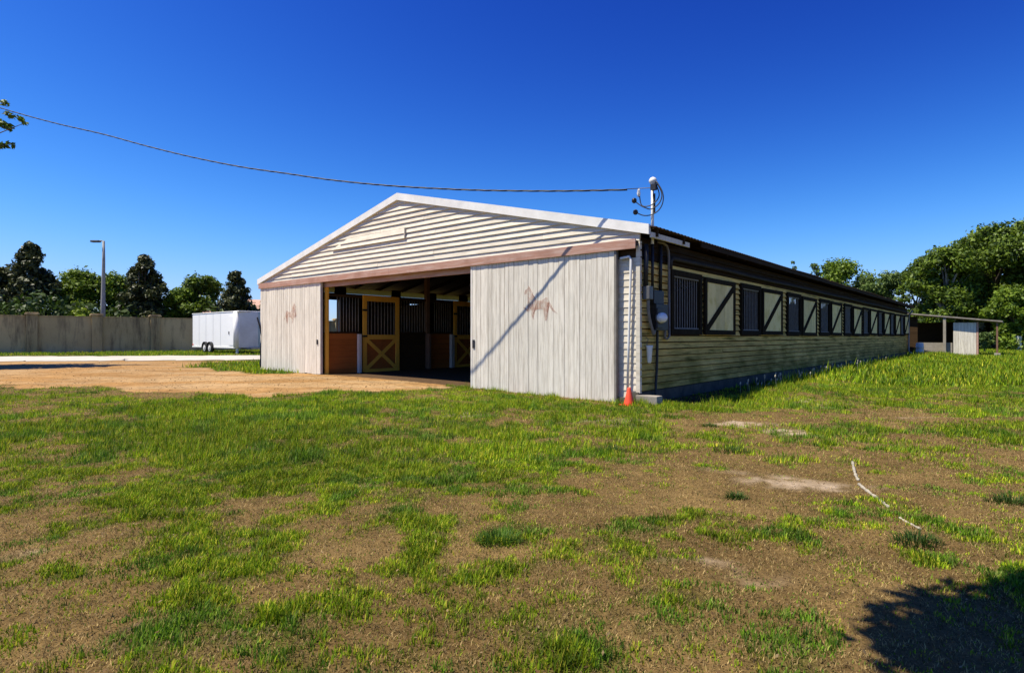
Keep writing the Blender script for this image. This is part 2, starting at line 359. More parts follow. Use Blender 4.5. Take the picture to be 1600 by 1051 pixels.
BROWN = [(50, 830, 150, 48, 1.0), (940, 800, 170, 40, .9), (1230, 930, 170, 90, 1.2), (1060, 740, 190, 26, .9), (1250, 755, 130, 16, 1.2), (1060, 662, 120, 10, 1.0), (1250, 650, 160, 13, .9),
         (1480, 655, 130, 12, .9), (1530, 730, 150, 26, .9), (1480, 780, 130, 26, .7), (1150, 880, 180, 40, .9), (600, 840, 120, 26, .5), (740, 960, 120, 40, .6), (460, 1000, 200, 40, .4), (700, 690, 60, 8, .6),
         (620, 660, 130, 7, .5), (860, 690, 90, 8, .6), (1330, 850, 120, 30, .6), (150, 900, 100, 24, .5), (860, 900, 120, 36, .7)]
SAND = [(1220, 752, 100, 14, 1.0), (1170, 664, 60, 5, 1.0), (1230, 678, 40, 5, .9), (1285, 630, 60, 5, .7), (1320, 762, 60, 8, .7), (1190, 905, 60, 12, .45), (1120, 880, 40, 8, .5), (30, 868, 50, 12, .5), (1440, 655, 60, 6, .5), (960, 660, 70, 6, .5), (730, 650, 60, 4, .6), (1090, 775, 60, 10, .35)]
def turf(x, y):
    """greenness 0..1, bare sand 0..1, packed dirt 0/1 at world points"""
    n1 = fbm(x * 1.1, y * 1.1, 3, 5); n2 = fbm(x * 3.7 + 5, y * 3.7, 9, 4); n3 = fbm(x * 0.25, y * 0.25, 21, 3)
    g = 0.36 + (n1 - .5) * 1.8 + (n2 - .5) * 1.9 + (n3 - .5) * 0.8
    for a in GREEN: g = g + 0.5 * a[4] * ell(x, y, *a[:4])
    for a in BROWN: g = g - 0.5 * a[4] * ell(x, y, *a[:4])
    s = (n2 - .5) * 0.9 + (n1 - .5) * 0.8 - 0.25
    for a in SAND: s = s + 0.95 * a[4] * ell(x, y, *a[:4])
    s = s * (0.25 + 1.6 * sstep(.36, .62, fbm(x * 9, y * 9, 25, 3)))
    lx0 = (x - C0.x) * AX.x + (y - C0.y) * AX.y; far = sstep(13, 20, y); g = g + 0.45 * far + 0.5 * sstep(14, 19, y) * (lx0 > .8)
    jx = (fbm(x * .7, y * .7, 31, 4) - .5) * 1.7 + (n2 - .5) * .7; jy = (fbm(x * .7 + 40, y * .7, 37, 4) - .5) * 2.6 + (n1 - .5) * .8
    d = poly_in(x + jx, y + jy, DIRT).astype(float)
    lx, ly = (x - C0.x) * AX.x + (y - C0.y) * AX.y, (x - C0.x) * AY.x + (y - C0.y) * AY.y
    inside = (lx > -BW) & (lx < 0.0) & (ly > 0.0) & (ly < BL)
    d = np.where(inside, 1.0, d)
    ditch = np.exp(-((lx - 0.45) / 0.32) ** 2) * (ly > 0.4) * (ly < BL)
    return np.clip(g, -.3, 1.1), np.clip(s, 0, 1) * (1 - d), d, inside, ditch
def hgt(x, y):
    x = np.asarray(x, float); y = np.asarray(y, float)
    lx, ly = (x - C0.x) * AX.x + (y - C0.y) * AX.y, (x - C0.x) * AY.x + (y - C0.y) * AY.y
    base = 0.10 * sstep(0, 9, -lx) * sstep(-14, 0, ly) 
    inside = (lx > -BW - .3) & (lx < 0.05) & (ly > -.3) & (ly < BL)
    n = ((fbm(x * .55, y * .55, 51, 4) - .5) * 0.10 + (fbm(x * 3.1, y * 3.1, 57, 3) - .5) * 0.035) * sstep(200, 30, y) 
    n = np.where(inside, 0, n)
    ditch = -0.20 * np.exp(-((lx - 0.55) / 0.35) ** 2) * (ly > 0.6) * (ly < BL)
    bank = 0.15 * np.exp(-((lx - 1.75) / 0.75) ** 2) * sstep(1, 4, ly) * (ly < BL + 3)
    road = sstep(25, 28, y) * sstep(36, 33.5, y) * (lx < -14)
    n = n * (1 - road)
    return base + n + ditch + bank
def axis(fine0, fine1, step, far, grow=1.13):
    a = list(np.arange(fine0, fine1 + 1e-6, step)); 
    s = step; v = fine1; up = []
    while v < far: s *= grow; v += s; up.append(v)
    s = step; v = fine0; dn = []
    while v > -far: s *= grow; v -= s; dn.append(v)
    return np.array(dn[::-1] + a + up)
gx = axis(-13, 14, 0.075, 600, 1.06); gy = axis(1.6, 15.5, 0.075, 700, 1.06)
X, Y = np.meshgrid(gx, gy); x = X.ravel(); y = Y.ravel()
g, s, d, ins, dit = turf(x, y)
def mixc(a, b, f): return a * (1 - f[:, None]) + b * f[:, None]
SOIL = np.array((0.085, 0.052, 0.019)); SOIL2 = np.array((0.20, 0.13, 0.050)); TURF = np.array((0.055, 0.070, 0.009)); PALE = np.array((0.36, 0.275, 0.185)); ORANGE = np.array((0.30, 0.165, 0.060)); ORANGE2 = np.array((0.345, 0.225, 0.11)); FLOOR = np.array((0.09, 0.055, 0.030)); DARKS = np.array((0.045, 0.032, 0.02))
c = mixc(np.tile(SOIL, (len(x), 1)), SOIL2, fbm(x * 2, y * 2, 71, 4))
c = mixc(c, TURF, sstep(.2, .9, g)); c = mixc(c, PALE, s)
o = mixc(np.tile(ORANGE, (len(x), 1)), ORANGE2, sstep(.3, .7, fbm(x * .5, y * 1.6, 77, 5)))
for q_ in (0.0, 1.7, 5.1, 6.6):
    u_ = y - 17.2 - q_ + 0.18 * (x + 9) + 1.2 * np.sin((x + q_) * .21); o = mixc(o, np.array((0.23, 0.125, 0.045)), .55 * np.exp(-(u_ / .22) ** 2) * sstep(.3, .7, fbm(x * 1.1, y * 1.1, 79, 3)))
o = o * (.60 + .5 * fbm(x * 4, y * 4, 83, 3) + .32 * fbm(x * 1.3, y * 1.3, 85, 3))[:, None]
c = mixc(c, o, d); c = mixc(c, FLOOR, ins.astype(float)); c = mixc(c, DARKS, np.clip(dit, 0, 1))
V = np.stack([x, y, hgt(x, y)], 1); nx, ny = len(gx), len(gy)
idx = np.arange(nx * ny).reshape(ny, nx)
Fq = np.stack([idx[:-1, :-1], idx[:-1, 1:], idx[1:, 1:], idx[1:, :-1]], -1).reshape(-1, 4)
tag(np_mesh('ground', V, Fq, M['ground'], None, c, True), kind='structure')

# road: pale lane between the yard and the boundary wall, a sheet 4 mm above the ground
e0 = [G(-900, 568.5), G(-300, 568.5), G(0, 568), G(150, 567.5), G(280, 567), G(410, 566), G(560, 563)]
e1 = [G(-900, 560), G(-300, 560.5), G(0, 560), G(150, 559.5), G(280, 559), G(410, 558.5), G(560, 556.5)]
N = 90; fr = np.linspace(0, 1, N); ki = np.linspace(0, 1, len(e0))
P0 = np.stack([np.interp(fr, ki, [p[0] for p in e0]), np.interp(fr, ki, [p[1] for p in e0])], 1)
P1 = np.stack([np.interp(fr, ki, [p[0] for p in e1]), np.interp(fr, ki, [p[1] for p in e1])], 1)
P0[:, 1] += (vnoise(fr * 60, fr * 0, 5) - .5) * 0.9; P1[:, 1] += (vnoise(fr * 50, fr * 0, 6) - .5) * 0.5
rows = 7; V = []
for q in np.linspace(0, 1, rows):
    P = P0 * (1 - q) + P1 * q; V.append(np.stack([P[:, 0], P[:, 1], hgt(P[:, 0], P[:, 1]) + 0.02], 1))
V = np.concatenate(V); idx = np.arange(rows * N).reshape(rows, N)
Fq = np.stack([idx[:-1, :-1], idx[:-1, 1:], idx[1:, 1:], idx[1:, :-1]], -1).reshape(-1, 4)
tag(np_mesh('road', V, Fq, M['road'], None, None, True), kind='structure')

# ------------------------------------------------------------------ barn
barn = empty('barn', C0, BARN_RZ)
tag(barn, 'long low weathered wooden horse barn with open sliding doors in its gable end', 'barn')
# walls behind the boards
front = boxes('front_wall', M['inner'], barn, [((-4.6, 0.03, 0.1), (-0.02, 0.12, 3.1))]); boxes('front_wall', M['inner'], barn, [((-14.93, 0.03, 0.1), (-11.25, 0.12, 3.1))])
def gable_poly(y0, y1, z0, over=0.0):
    bm = bmesh.new(); pr = [(-BW + .02, z0), (-.02, z0), (-.02, roof_z(-.02) - .09), (RIDGE_X, RIDGE_Z - .09), (-BW + .02, roof_z(-BW + .02) - .09)]
    a = [bm.verts.new((x, y0, z)) for x, z in pr]; b_ = [bm.verts.new((x, y1, z)) for x, z in pr]
    bm.faces.new(a); bm.faces.new(b_[::-1])
    for i in range(5): bm.faces.new((a[i], a[(i+1) % 5], b_[(i+1) % 5], b_[i]))
    return bm
gable = done(gable_poly(0.03, 0.10, 3.102), 'gable_wall', M['inner'], barn)
CO = 0.135
def lap(bm, xa0, xb0, xa1, xb1, z0, z1, t0=0.030, t1=0.008, yb=0.029):
    """one lap board on the front: bottom edge xa0..xb0 at z0 (thick), top edge xa1..xb1 at z1 (thin)"""
    q = [(xa0, yb, z0), (xb0, yb, z0), (xb0, yb - t0 - .01, z0), (xa0, yb - t0 - .01, z0), (xa1, yb, z1), (xb1, yb, z1), (xb1, yb - t1 - .002, z1), (xa1, yb - t1 - .002, z1)]
    v = [bm.verts.new(p) for p in q]
    for f in ((0,1,2,3),(4,7,6,5),(3,2,6,7),(0,3,7,4),(1,5,6,2),(0,4,5,1)): bm.faces.new([v[i] for i in f])
z = 3.165
while z < RIDGE_Z - 0.16:
    z1 = z + CO + 0.012
    def lims(zz):
        hw = (RIDGE_Z - 0.10 - zz) / SLOPE
        return max(RIDGE_X - hw, -BW), min(RIDGE_X + hw, 0.0)
    a0, b0 = lims(z); a1, b1 = lims(min(z1, RIDGE_Z - .11))
    cuts = [a0]
    if b0 - a0 > 5:
        cuts += sorted(random.uniform(a0 + 1.5, b0 - 1.5) for _ in range(2 if b0 - a0 > 9 else 1))
    cuts.append(b0)
    for i in range(len(cuts) - 1):
        l, r = cuts[i] + .002, cuts[i+1] - .002
        bm = bmesh.new(); dz = random.uniform(-.004, .004)
        lap(bm, l, r, a1 if i == 0 else l, b1 if i == len(cuts) - 2 else r, z + dz, min(z1, RIDGE_Z - .11), 0.036 + random.uniform(-.004, .008))
        done(bm, 'siding_board', M['gable'], gable)
    z += CO
# loft hatch in the gable, its lower edge standing out
hatch = empty('loft_hatch', (0, 0, 0), 0, barn)
for i in range(2):
    z0 = 3.165 + CO * (6 + i) - .012
    bm = bmesh.new(); lap(bm, -10.55 + i * .45, -7.05, -10.2 + i * .45, -7.05, z0, z0 + .142, 0.034, 0.010, -0.010)
    done(bm, 'hatch_board', M['gable'], hatch)
piece('hatch_trim', M['gable'], hatch, (-7.047, -.062, 3.955), (-7.027, -.02, 4.24))
# header board with flaking red paint, and the track cover under it
boxes('header_board', M['header'], barn, [((-15.06, -0.145, 3.0), (-7.6, -0.112, 3.185)), ((-7.595, -0.147, 2.996), (-0.02, -0.114, 3.182))], 0.004)
boxes('door_track', M['dark_wood'], barn, [((-15.0, -0.110, 3.06), (-0.03, 0.0, 3.16))])
boxes('inner_header', M['header'], barn, [((-11.2, 0.06, 2.86), (-4.4, 0.13, 3.10))])
# rake trim (pale metal) and corrugated roof
def slope_bar(bm, xa, xb, y0, y1, zlo, zhi):
    q = []
    for y_ in (y0, y1):
        for x_ in (xa, xb):
            q += [(x_, y_, roof_z(x_) + zlo), (x_, y_, roof_z(x_) + zhi)]
    v = [bm.verts.new(p) for p in q]
    for f in ((0,2,3,1),(4,5,7,6),(0,1,5,4),(2,6,7,3),(1,3,7,5),(0,4,6,2)): bm.faces.new([v[k] for k in f])
bm = bmesh.new(); slope_bar(bm, RIDGE_X, 0.22, -0.064, 0.02, -0.16, 0.035); done(bm, 'rake_trim', M['trim'], barn)
bm = bmesh.new(); slope_bar(bm, -15.32, RIDGE_X, -0.064, 0.02, -0.15, 0.035); done(bm, 'rake_trim', M['trim'], barn)
def roof_sheet(xe):
    ys = np.arange(-0.02, BL + 0.45, 0.0405); w = 0.016 * np.sin(ys / 0.162 * 2 * math.pi) 
    xs = [RIDGE_X, (RIDGE_X + xe) / 2, xe]; V = []
    for lay in (0, 1):
        for x_ in xs:
            V.append(np.stack([np.full_like(ys, x_), ys, roof_z(x_) + w - lay * 0.006 + (fbm(ys * .35, ys * 0 + xe, 3, 2) - .5) * .05], 1))
    n = len(ys); V = np.concatenate(V); I = np.arange(6 * n).reshape(6, n); Fc = []
    for a, b_ in ((0, 1), (1, 2), (4, 3), (5, 4), (2, 5), (3, 0)):
        Fc.append(np.stack([I[a, :-1], I[b_, :-1], I[b_, 1:], I[a, 1:]], -1))
    return np_mesh('roof_sheet', V, np.concatenate(Fc), M['roof'], barn)
roof_sheet(0.34); roof_sheet(-15.45)
# rafters with tails, purlins
bm = bmesh.new(); 
def rafter_mesh(xe):
    bm = bmesh.new(); slope_bar(bm, RIDGE_X, xe, -0.022, 0.022, -0.175, -0.034)
    bmesh.ops.recalc_face_normals(bm, faces=bm.faces[:]); me = bpy.data.meshes.new('rafter'); bm.to_mesh(me); bm.free(); me.materials.append(M['rafter']); return me
rm = [rafter_mesh(0.29), rafter_mesh(-15.40)]
for k in range(32):
    for q in rm:
        o = link('rafter', q, None, barn); o.location = (0, 0.19 + k * 1.22, 0)
for xx in (0.28,):
    bm = bmesh.new(); bm_box(bm, (0.292, 2.2, roof_z(.3) - .14), (0.318, BL + .3, roof_z(.3) - .032)); done(bm, 'fascia_board', M['rafter'], barn)
boxes('eave_board', M['post_white'], barn, [((0.20, 0.02, 3.20), (0.25, 1.75, 3.30))], .004)
boxes('ridge_beam', M['inner'], barn, [((RIDGE_X - .06, 0.2, RIDGE_Z - .42), (RIDGE_X + .06, BL - .2, RIDGE_Z - .18))])
# side wall facing the lawn
P1_, OW, OZ0, OZ1 = 4.2, 1.6, 1.36, 2.66
OPEN = [(1.30 + P1_ * k, 1.30 + P1_ * k + OW) for k in range(9)]
lst = [((-0.12, 0.02, 0.22), (-0.03, BL, OZ0)), ((-0.12, 0.02, OZ1), (-0.03, BL, 3.24))]
edges = [0.02] + [v_ for o_ in OPEN for v_ in o_] + [BL]
for i in range(0, len(edges), 2): lst.append(((-0.12, edges[i], OZ0 + .0005), (-0.03, edges[i+1], OZ1 - .0005)))
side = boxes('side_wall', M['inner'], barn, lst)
def side_board(y0, y1, z0, z1):
    bm = bmesh.new(); t0 = 0.046 + random.uniform(-.005, .010); xb = -0.029; dz = random.uniform(-.004, .004); sag = random.uniform(-.006, .006)
    q = [(xb, y0, z0 + dz), (xb, y1, z0 + dz + sag), (xb + t0, y1, z0 + dz + sag), (xb + t0, y0, z0 + dz), (xb, y0, z1), (xb, y1, z1), (xb + .008, y1, z1), (xb + .008, y0, z1)]
    v = [bm.verts.new(p) for p in q]
    for f in ((0,1,2,3),(4,7,6,5),(3,2,6,7),(0,3,7,4),(1,5,6,2),(0,4,5,1)): bm.faces.new([v[k] for k in f])
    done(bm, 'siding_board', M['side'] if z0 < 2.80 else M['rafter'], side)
nrow = 22
for r in range(nrow):
    z0 = 0.235 + r * 0.1365; z1 = z0 + 0.113
    if z1 > OZ0 + .07 and z0 < OZ1 - .02:
        for i in range(0, len(edges), 2):
            if edges[i+1] - edges[i] > .3: side_board(edges[i] + (.0 if i == 0 else .03), edges[i+1] - .03, z0, z1)
    else:
        ys = [0.0]; 
        while ys[-1] < BL - 6: ys.append(ys[-1] + random.choice((3.66, 4.27, 4.88, 5.4)))
        ys.append(BL)
        for a, b_ in zip(ys[:-1], ys[1:]):
            if random.random() < 0.012: continue
            side_board(a + .003, b_ - .003, z0, z1)
boxes('corner_board', M['gable'], barn, [((-0.075, -0.016, 0.2), (0.012, 0.06, 3.15))], .003)
# foundation
boxes('foundation', M['shade_concrete'], barn, [((-0.16, -0.05, -0.25), (-0.005, BL, 0.215)), ((-0.5, -0.06, -.2), (-0.165, 0.1, 0.1))], .008)
boxes('footing_block', M['concrete'], barn, [((-0.03, -0.12, -0.2), (0.42, 0.12, 0.17))], .015)
# windows along the side: barred opening, sliding shutter beside it, track above
def bm_frame(bm, x0, x1, y0, y1, z0, z1, w):
    bm_box(bm, (x0, y0, z0), (x1, y0 + w, z1)); bm_box(bm, (x0, y1 - w, z0), (x1, y1, z1))
    bm_box(bm, (x0, y0 + w, z0), (x1, y1 - w, z0 + w)); bm_box(bm, (x0, y0 + w, z1 - w), (x1, y1 - w, z1))
wins = []
def make_window():
    w = empty('barred_window', (0, 0, 0), 0, barn)
    bm = bmesh.new(); bm_frame(bm, -0.10, 0.055, 0, OW, OZ0 - .02, OZ1 + .06, 0.12)
    done(bm, 'frame', M['shut_frame'], w, .004)
    bm = bmesh.new()
    for k in range(11):
        yy = 0.17 + k * (OW - .34) / 10; bm_tube(bm, [(-0.02, yy, OZ0 + .09), (-0.02, yy, OZ1 - .05)], 0.0125, 7)
    bm_box(bm, (-.02, .125, OZ0 + .102), (.02, OW - .125, OZ0 + .13)); bm_box(bm, (-.02, .125, OZ1 - .095), (.02, OW - .125, OZ1 - .065))
    done(bm, 'grille', M['bars'], w)
    return w
def make_shutter():
    w = empty('shutter', (0, 0, 0), 0, barn)
    SW = 1.86; z0, z1 = 1.36, 2.70
    bm = bmesh.new(); bm_frame(bm, 0.03, 0.085, 0, SW, z0, z1, 0.11); done(bm, 'frame', M['shut_frame'], w, .004)
    n = 3
    for k in range(n):
        a = .112 + k * (SW - .224) / n; piece('panel_board', M['shut_panel'], w, (0.038, a, z0 + .112), (0.06 + random.uniform(0, .003), a + (SW - .224) / n - .004, z1 - .112))
    bm = bmesh.new(); bm_bar(bm, (0.072, 0.09, z0 + .12), (0.072, SW - .12, z1 - .14), 0.026, 0.13, (1, 0, 0.001)); 
    bm.free(); bm = bmesh.new()
    a = Vector((0.075, 0.09, z0 + .12)); b_ = Vector((0.075, SW - .10, z1 - .14)); d_ = (b_ - a).normalized(); nrm = Vector((0, -d_.z, d_.y)) * 0.065
    q = [bm.verts.new(p + Vector((dx, 0, 0)) + nrm * s_) for p in (a, b_) for dx in (-.012, .016) for s_ in (-1, 1)]
    for f in ((0,1,3,2),(4,6,7,5),(0,4,5,1),(2,3,7,6),(1,5,7,3),(0,2,6,4)): bm.faces.new([q[k] for k in f])
    done(bm, 'diagonal_brace', M['shut_frame'], w)
    return w
def copy_tree(o, parent=None):
    c = o.copy(); COL.objects.link(c); c.parent = parent
    for ch in [x_ for x_ in bpy.data.objects if x_.parent == o]: copy_tree(ch, c)
    return c
win0 = make_window(); sh0 = make_shutter()
for k in range(9):
    w = win0 if k == 0 else copy_tree(win0, barn); w.location = (0, OPEN[k][0], 0)
    w = sh0 if k == 0 else copy_tree(sh0, barn); w.location = (0, OPEN[k][1] + .10 + random.uniform(-.05, .05), 0.03 * random.uniform(-1, 1)); w.rotation_euler = (math.radians(random.uniform(-.7, .7)), 0, math.radians(random.uniform(-1.2, 0)))
bm = bmesh.new(); bm_tube(bm, [(0.09, 1.15, 2.70), (0.09, 1.16, 2.86), (.09, 1.25, 2.93)] + [(0.09, 2 + 2.0 * k, 2.93 + .012 * math.sin(k * 1.7)) for k in range(19)], 0.045, 8)
done(bm, 'shutter_track', M['dark_wood'], barn, 0, True)
# pipe that bends out under the eave beside the first window
bm = bmesh.new(); bm_tube(bm, [(0.07, 0.62, 3.20), (0.07, 0.86, 3.21), (0.07, 1.02, 3.17), (0.07, 1.10, 3.06), (0.07, 1.12, 2.9), (0.07, 1.13, 1.30), (0.05, 1.08, 1.25), (.05, .98, 1.26), (.05, .97, 1.42)], 0.028, 8); done(bm, 'bent_conduit', M['bars'], barn, 0, True)
# ---- right corner of the front: short lap boards, door post, white pipe
for r in range(20):
    z0 = 0.10 + r * 0.1365
    if z0 > 2.9: break
    bm = bmesh.new(); lap(bm, -0.62, -0.08, -0.62, -0.08, z0, z0 + .146, 0.014); done(bm, 'siding_board', M['gable'], front)
bm = bmesh.new(); bm_tube(bm, [(-0.235, -0.055, 0.22), (-0.215, -0.05, 1.2), (-0.175, -0.05, 2.4), (-0.165, -.05, 2.80), (-.20, -.05, 2.86), (-.40, -.05, 2.84)], 0.026, 10); done(bm, 'white_conduit', M['white_pipe'], barn, 0, True)
# ---- sliding doors of vertical planks
def sliding_door(x0, x1, zb0, zb1, z1):
    d_ = boxes('sliding_door', M['dark_wood'], barn, [((x0 + .03, -0.075, max(zb0, zb1) + .12), (x1 - .03, -0.055, z1 - .02))])
    x_ = x0; first = True
    while x_ < x1 - .03:
        w_ = min(random.uniform(0.118, 0.152), x1 - x_)
        if x1 - x_ - w_ < .06: w_ = x1 - x_
        zb = zb0 + (zb1 - zb0) * (x_ - x0) / (x1 - x0); gap = random.choice((.005, .006, .008, .010, .016)); yo = random.uniform(-.004, .004)
        piece('plank', M['door'], d_, (x_, -0.104 + yo, zb + random.uniform(-.015, .02)), (x_ + w_ - gap, -0.0755, z1 + random.uniform(-.006, .006)), (0, random.uniform(-.0012, .0012), 0))
        x_ += w_
    return d_
dr = sliding_door(-4.42, -0.50, 0.06, -0.04, 3.03); dl = sliding_door(-14.98, -11.12, 0.12, 0.12, 3.03)
piece('edge_board', M['bars'], dr, (-0.498, -0.115, -.04), (-0.455, -0.03, 3.02))  # grey colour stands in for shade on this edge of the white door
piece('edge_board', M['post_white'], dr, (-4.475, -0.112, .06), (-4.424, -0.03, 3.02))
piece('edge_board', M['post_white'], dl, (-11.118, -0.112, .12), (-11.08, -0.03, 3.02))
HORSE = [(-.50,.36),(-.44,.46),(-.36,.50),(-.33,.58),(-.29,.50),(-.20,.40),(-.12,.22),(-.02,.14),(.12,.13),(.24,.16),(.30,.22),(.36,.20),(.42,.08),(.50,-.06),(.58,-.16),(.72,-.27),(.52,-.18),(.42,-.06),(.34,.06),(.31,-.02),(.33,-.14),(.28,-.26),(.32,-.42),(.27,-.44),(.22,-.26),(.20,-.12),(.08,-.10),(-.04,-.12),(-.10,-.16),(-.18,-.24),(-.12,-.38),(-.17,-.40),(-.25,-.22),(-.24,-.12),(-.36,-.10),(-.50,-.02),(-.52,-.06),(-.38,-.17),(-.28,-.16),(-.27,.02),(-.30,.18),(-.33,.32),(-.42,.34),(-.47,.32)]
def emblem(d_, cx, cz, sc, mirror=1):
    bm = bmesh.new(); v = [bm.verts.new((cx + px_ * sc * mirror, -0.1095, cz + pz * sc)) for px_, pz in HORSE]
    f = bm.faces.new(v if mirror > 0 else v[::-1]); bmesh.ops.triangulate(bm, faces=[f]); 
    me = bpy.data.meshes.new('horse_mark'); bm.to_mesh(me); bm.free(); o = link('horse_mark', me, M['mark'], d_); o['label'] = 'faded red brown horse silhouette painted on the planks'
boxes('latch', M['black'], dr, [((-4.40, -.125, 1.02), (-4.34, -.109, 1.22))]); boxes('latch', M['black'], dl, [((-11.28, -.125, 1.05), (-11.22, -.109, 1.2))])
emblem(dr, -2.42, 1.98, 0.78); emblem(dl, -12.9, 2.02, 0.72, -1)
# ---- inside: stall fronts on the left of the aisle, posts, partitions
SX = -11.1
def grille(parent, y0, y1, z0, z1, n, xx, mat):
    bm = bmesh.new()
    for k in range(n): yy = y0 + (k + .5) * (y1 - y0) / n; bm_tube(bm, [(xx, yy, z0), (xx, yy, z1)], 0.019, 6)
    return done(bm, 'grille', mat, parent, 0, True)
for k in range(7):
    yb = 0.16 + 4.2 * k
    st = empty('stall_front', (0, yb, 0), 0, barn)
    for r in range(7): piece('stall_plank', M['redwood'], st, (SX - .04, 0, .05 + r * .193), (SX + random.uniform(0, .006), 1.22, .05 + r * .193 + .188))
    for r in range(7): piece('stall_plank', M['inner'], st, (SX - .04, 2.92, .05 + r * .193), (SX, 4.14, .05 + r * .193 + .188))
    boxes('sill_rail', M['inner'], st, [((SX - .06, 0, 1.405), (SX + .03, 1.22, 1.46)), ((SX - .06, 2.92, 1.405), (SX + .03, 4.14, 1.46)), ((SX - .06, 0, 2.58), (SX + .03, 4.2, 2.66))])
    grille(st, 0.30, 1.22, 1.46, 2.58, 8, SX - .01, M['bars']); grille(st, 2.92, 4.14, 1.46, 2.58, 10, SX - .01, M['bars'])
    # stall door: pine frame, X brace below, bars above
    dd = empty('stall_door', (0, 1.28, 0), 0, st) if False else empty('stall_door', (SX + .05, yb + 1.28, 0), 0, barn)
    DW, DH = 1.52, 2.68; w_ = .15
    bm = bmesh.new()
    bm_box(bm, (0, 0, .06), (.05, w_, DH)); bm_box(bm, (0, DW - w_, .06), (.05, DW, DH)); bm_box(bm, (0, w_, DH - .19), (.049, DW - w_, DH)); bm_box(bm, (0, w_, 1.20), (.049, DW - w_, 1.36)); bm_box(bm, (0, w_, .06), (.049, DW - w_, .20))
    done(bm, 'frame', M['yellow'], dd, .004)
    bm = bmesh.new(); bm_bar(bm, (.030, w_ - .02, .20), (.030, DW - w_ + .02, 1.20), .025, .12, (0, -1, 1.2)); done(bm, 'brace', M['yellow'], dd)
    bm = bmesh.new(); bm_bar(bm, (.042, w_ - .02, 1.20), (.042, DW - w_ + .02, .20), .025, .12, (0, 1, 1.2)); done(bm, 'brace', M['yellow'], dd)
    for r in range(6): piece('door_plank', M['redwood'], dd, (-.01, w_ + r * .2035, .2), (.012, w_ + r * .2035 + .199, 1.2))
    grille(dd, w_, DW - w_, 1.36, DH - .19, 9, .02, M['bars'])
    for zz in (2.15, 1.28):
        piece('hinge', M['black'], dd, (.051, -.03, zz), (.065, .16, zz + .06))
    # partition to the next stall
    boxes('stall_partition', M['inner'], barn, [((-BW + .13, yb + 4.10, .03), (SX - .08, yb + 4.16, 2.5))])
    boxes('aisle_post', M['post_brown'] if k else M['yellow'], barn, [((SX - .075, yb - .10 + (.0 if k else .04), .0), (SX + .075, yb + .05 if k else yb + .0, roof_z(SX) - .2))])
    for yo, mt, hh in ((1.05, M['post_white'], 1.38), (4.11, M['post_brown'], 1.40), (5.3, M['post_white'], 1.36)):
        if k < 1 or (yo < 2 and k < 4):
            boxes('guard_post', mt, barn, [((SX + .08, yb + yo, .0), (SX + .20, yb + yo + .10, hh))], .006)
for k in range(9):
    boxes('stall_partition', M['inner'], barn, [((-3.5, 4.25 * k + .2, .03), (-.14, 4.25 * k + .26, 2.5))])
boxes('stall_front_wall', M['inner'], barn, [((-3.62, .2, .03), (-3.54, BL - .2, 2.7))])
boxes('end_wall', M['inner'], barn, [((-BW + .1, BL - .12, 0), (-.13, BL - .02, 3.2))])
# left outer wall: window holes and a gap under the eave closed with fibreglass strips
LO = [(2.45 + 4.2 * k, 3.05 + 4.2 * k) for k in range(8)]
lst = [((-BW, .13, .0), (-BW + .1, BL, 1.45)), ((-BW, .13, 2.75), (-BW + .1, BL, 3.02))]
ed = [.13] + [v_ for o_ in LO for v_ in o_] + [BL]
for i in range(0, len(ed), 2): lst.append(((-BW, ed[i], 1.4505), (-BW + .1, ed[i+1], 2.7495)))
boxes('far_side_wall', M['inner'], barn, lst)
for k in range(8):
    boxes('window_jamb', M['white'], barn, [((-BW + .10, LO[k][0] - .09, 1.45), (-BW + .13, LO[k][0], 2.75)), ((-BW + .1, LO[k][1], 1.45), (-BW + .13, LO[k][1] + .09, 2.75))])
yy = 0.6
while yy < 30:
    ln = random.choice((1.7, 2.3, 1.5)); boxes('fibreglass_strip', M['fibre'], barn, [((-BW + .03, yy, 3.03), (-BW + .045, yy + ln, 3.25))]); gp = random.uniform(.3, .6); boxes('eave_block', M['inner'], barn, [((-BW + .01, yy + ln + .002, 3.022), (-BW + .09, yy + ln + gp - .002, 3.30))]); yy += ln + gp
# ---- electrics at the corner
bm = bmesh.new(); bm_tube(bm, [(0.10, 0.33, 3.12), (0.10, 0.33, 4.30)], 0.029, 12); mast = done(bm, 'service_mast', M['white_pipe'], barn, 0, True)
bm = bmesh.new(); bm_lathe(bm, [(0.04, 0), (0.05, 0.03), (0.075, 0.06), (0.078, 0.10), (0.055, 0.14), (0.02, 0.16)], 14, (0.12, 0.31, 4.27)); done(bm, 'weather_head', M['white_pipe'], mast, 0, True)
bm = bmesh.new(); bm_box(bm, (0.11, .22, 4.16), (0.22, .30, 4.27)); bm_tube(bm, [(0.155, 0.30, 4.1), (0.155, .30, 3.72)], .022, 7); done(bm, 'head_outlet', M['black'], mast)
mi = Matrix.Rotation(-BARN_RZ, 4, 'Z') @ Matrix.Translation(-C0)
def L(x, y, Z=11.55): return mi @ at(x, y, Z)
def smooth(pts, n=6):
    out = []
    for i in range(len(pts) - 1):
        p0 = pts[max(i-1, 0)]; p1 = pts[i]; p2 = pts[i+1]; p3 = pts[min(i+2, len(pts)-1)]
        for k in range(n):
            t_ = k / n; out.append(0.5 * ((2*p1) + (p2-p0)*t_ + (2*p0-5*p1+4*p2-p3)*t_*t_ + (3*p1-p0-3*p2+p3)*t_**3))
    out.append(pts[-1]); return out
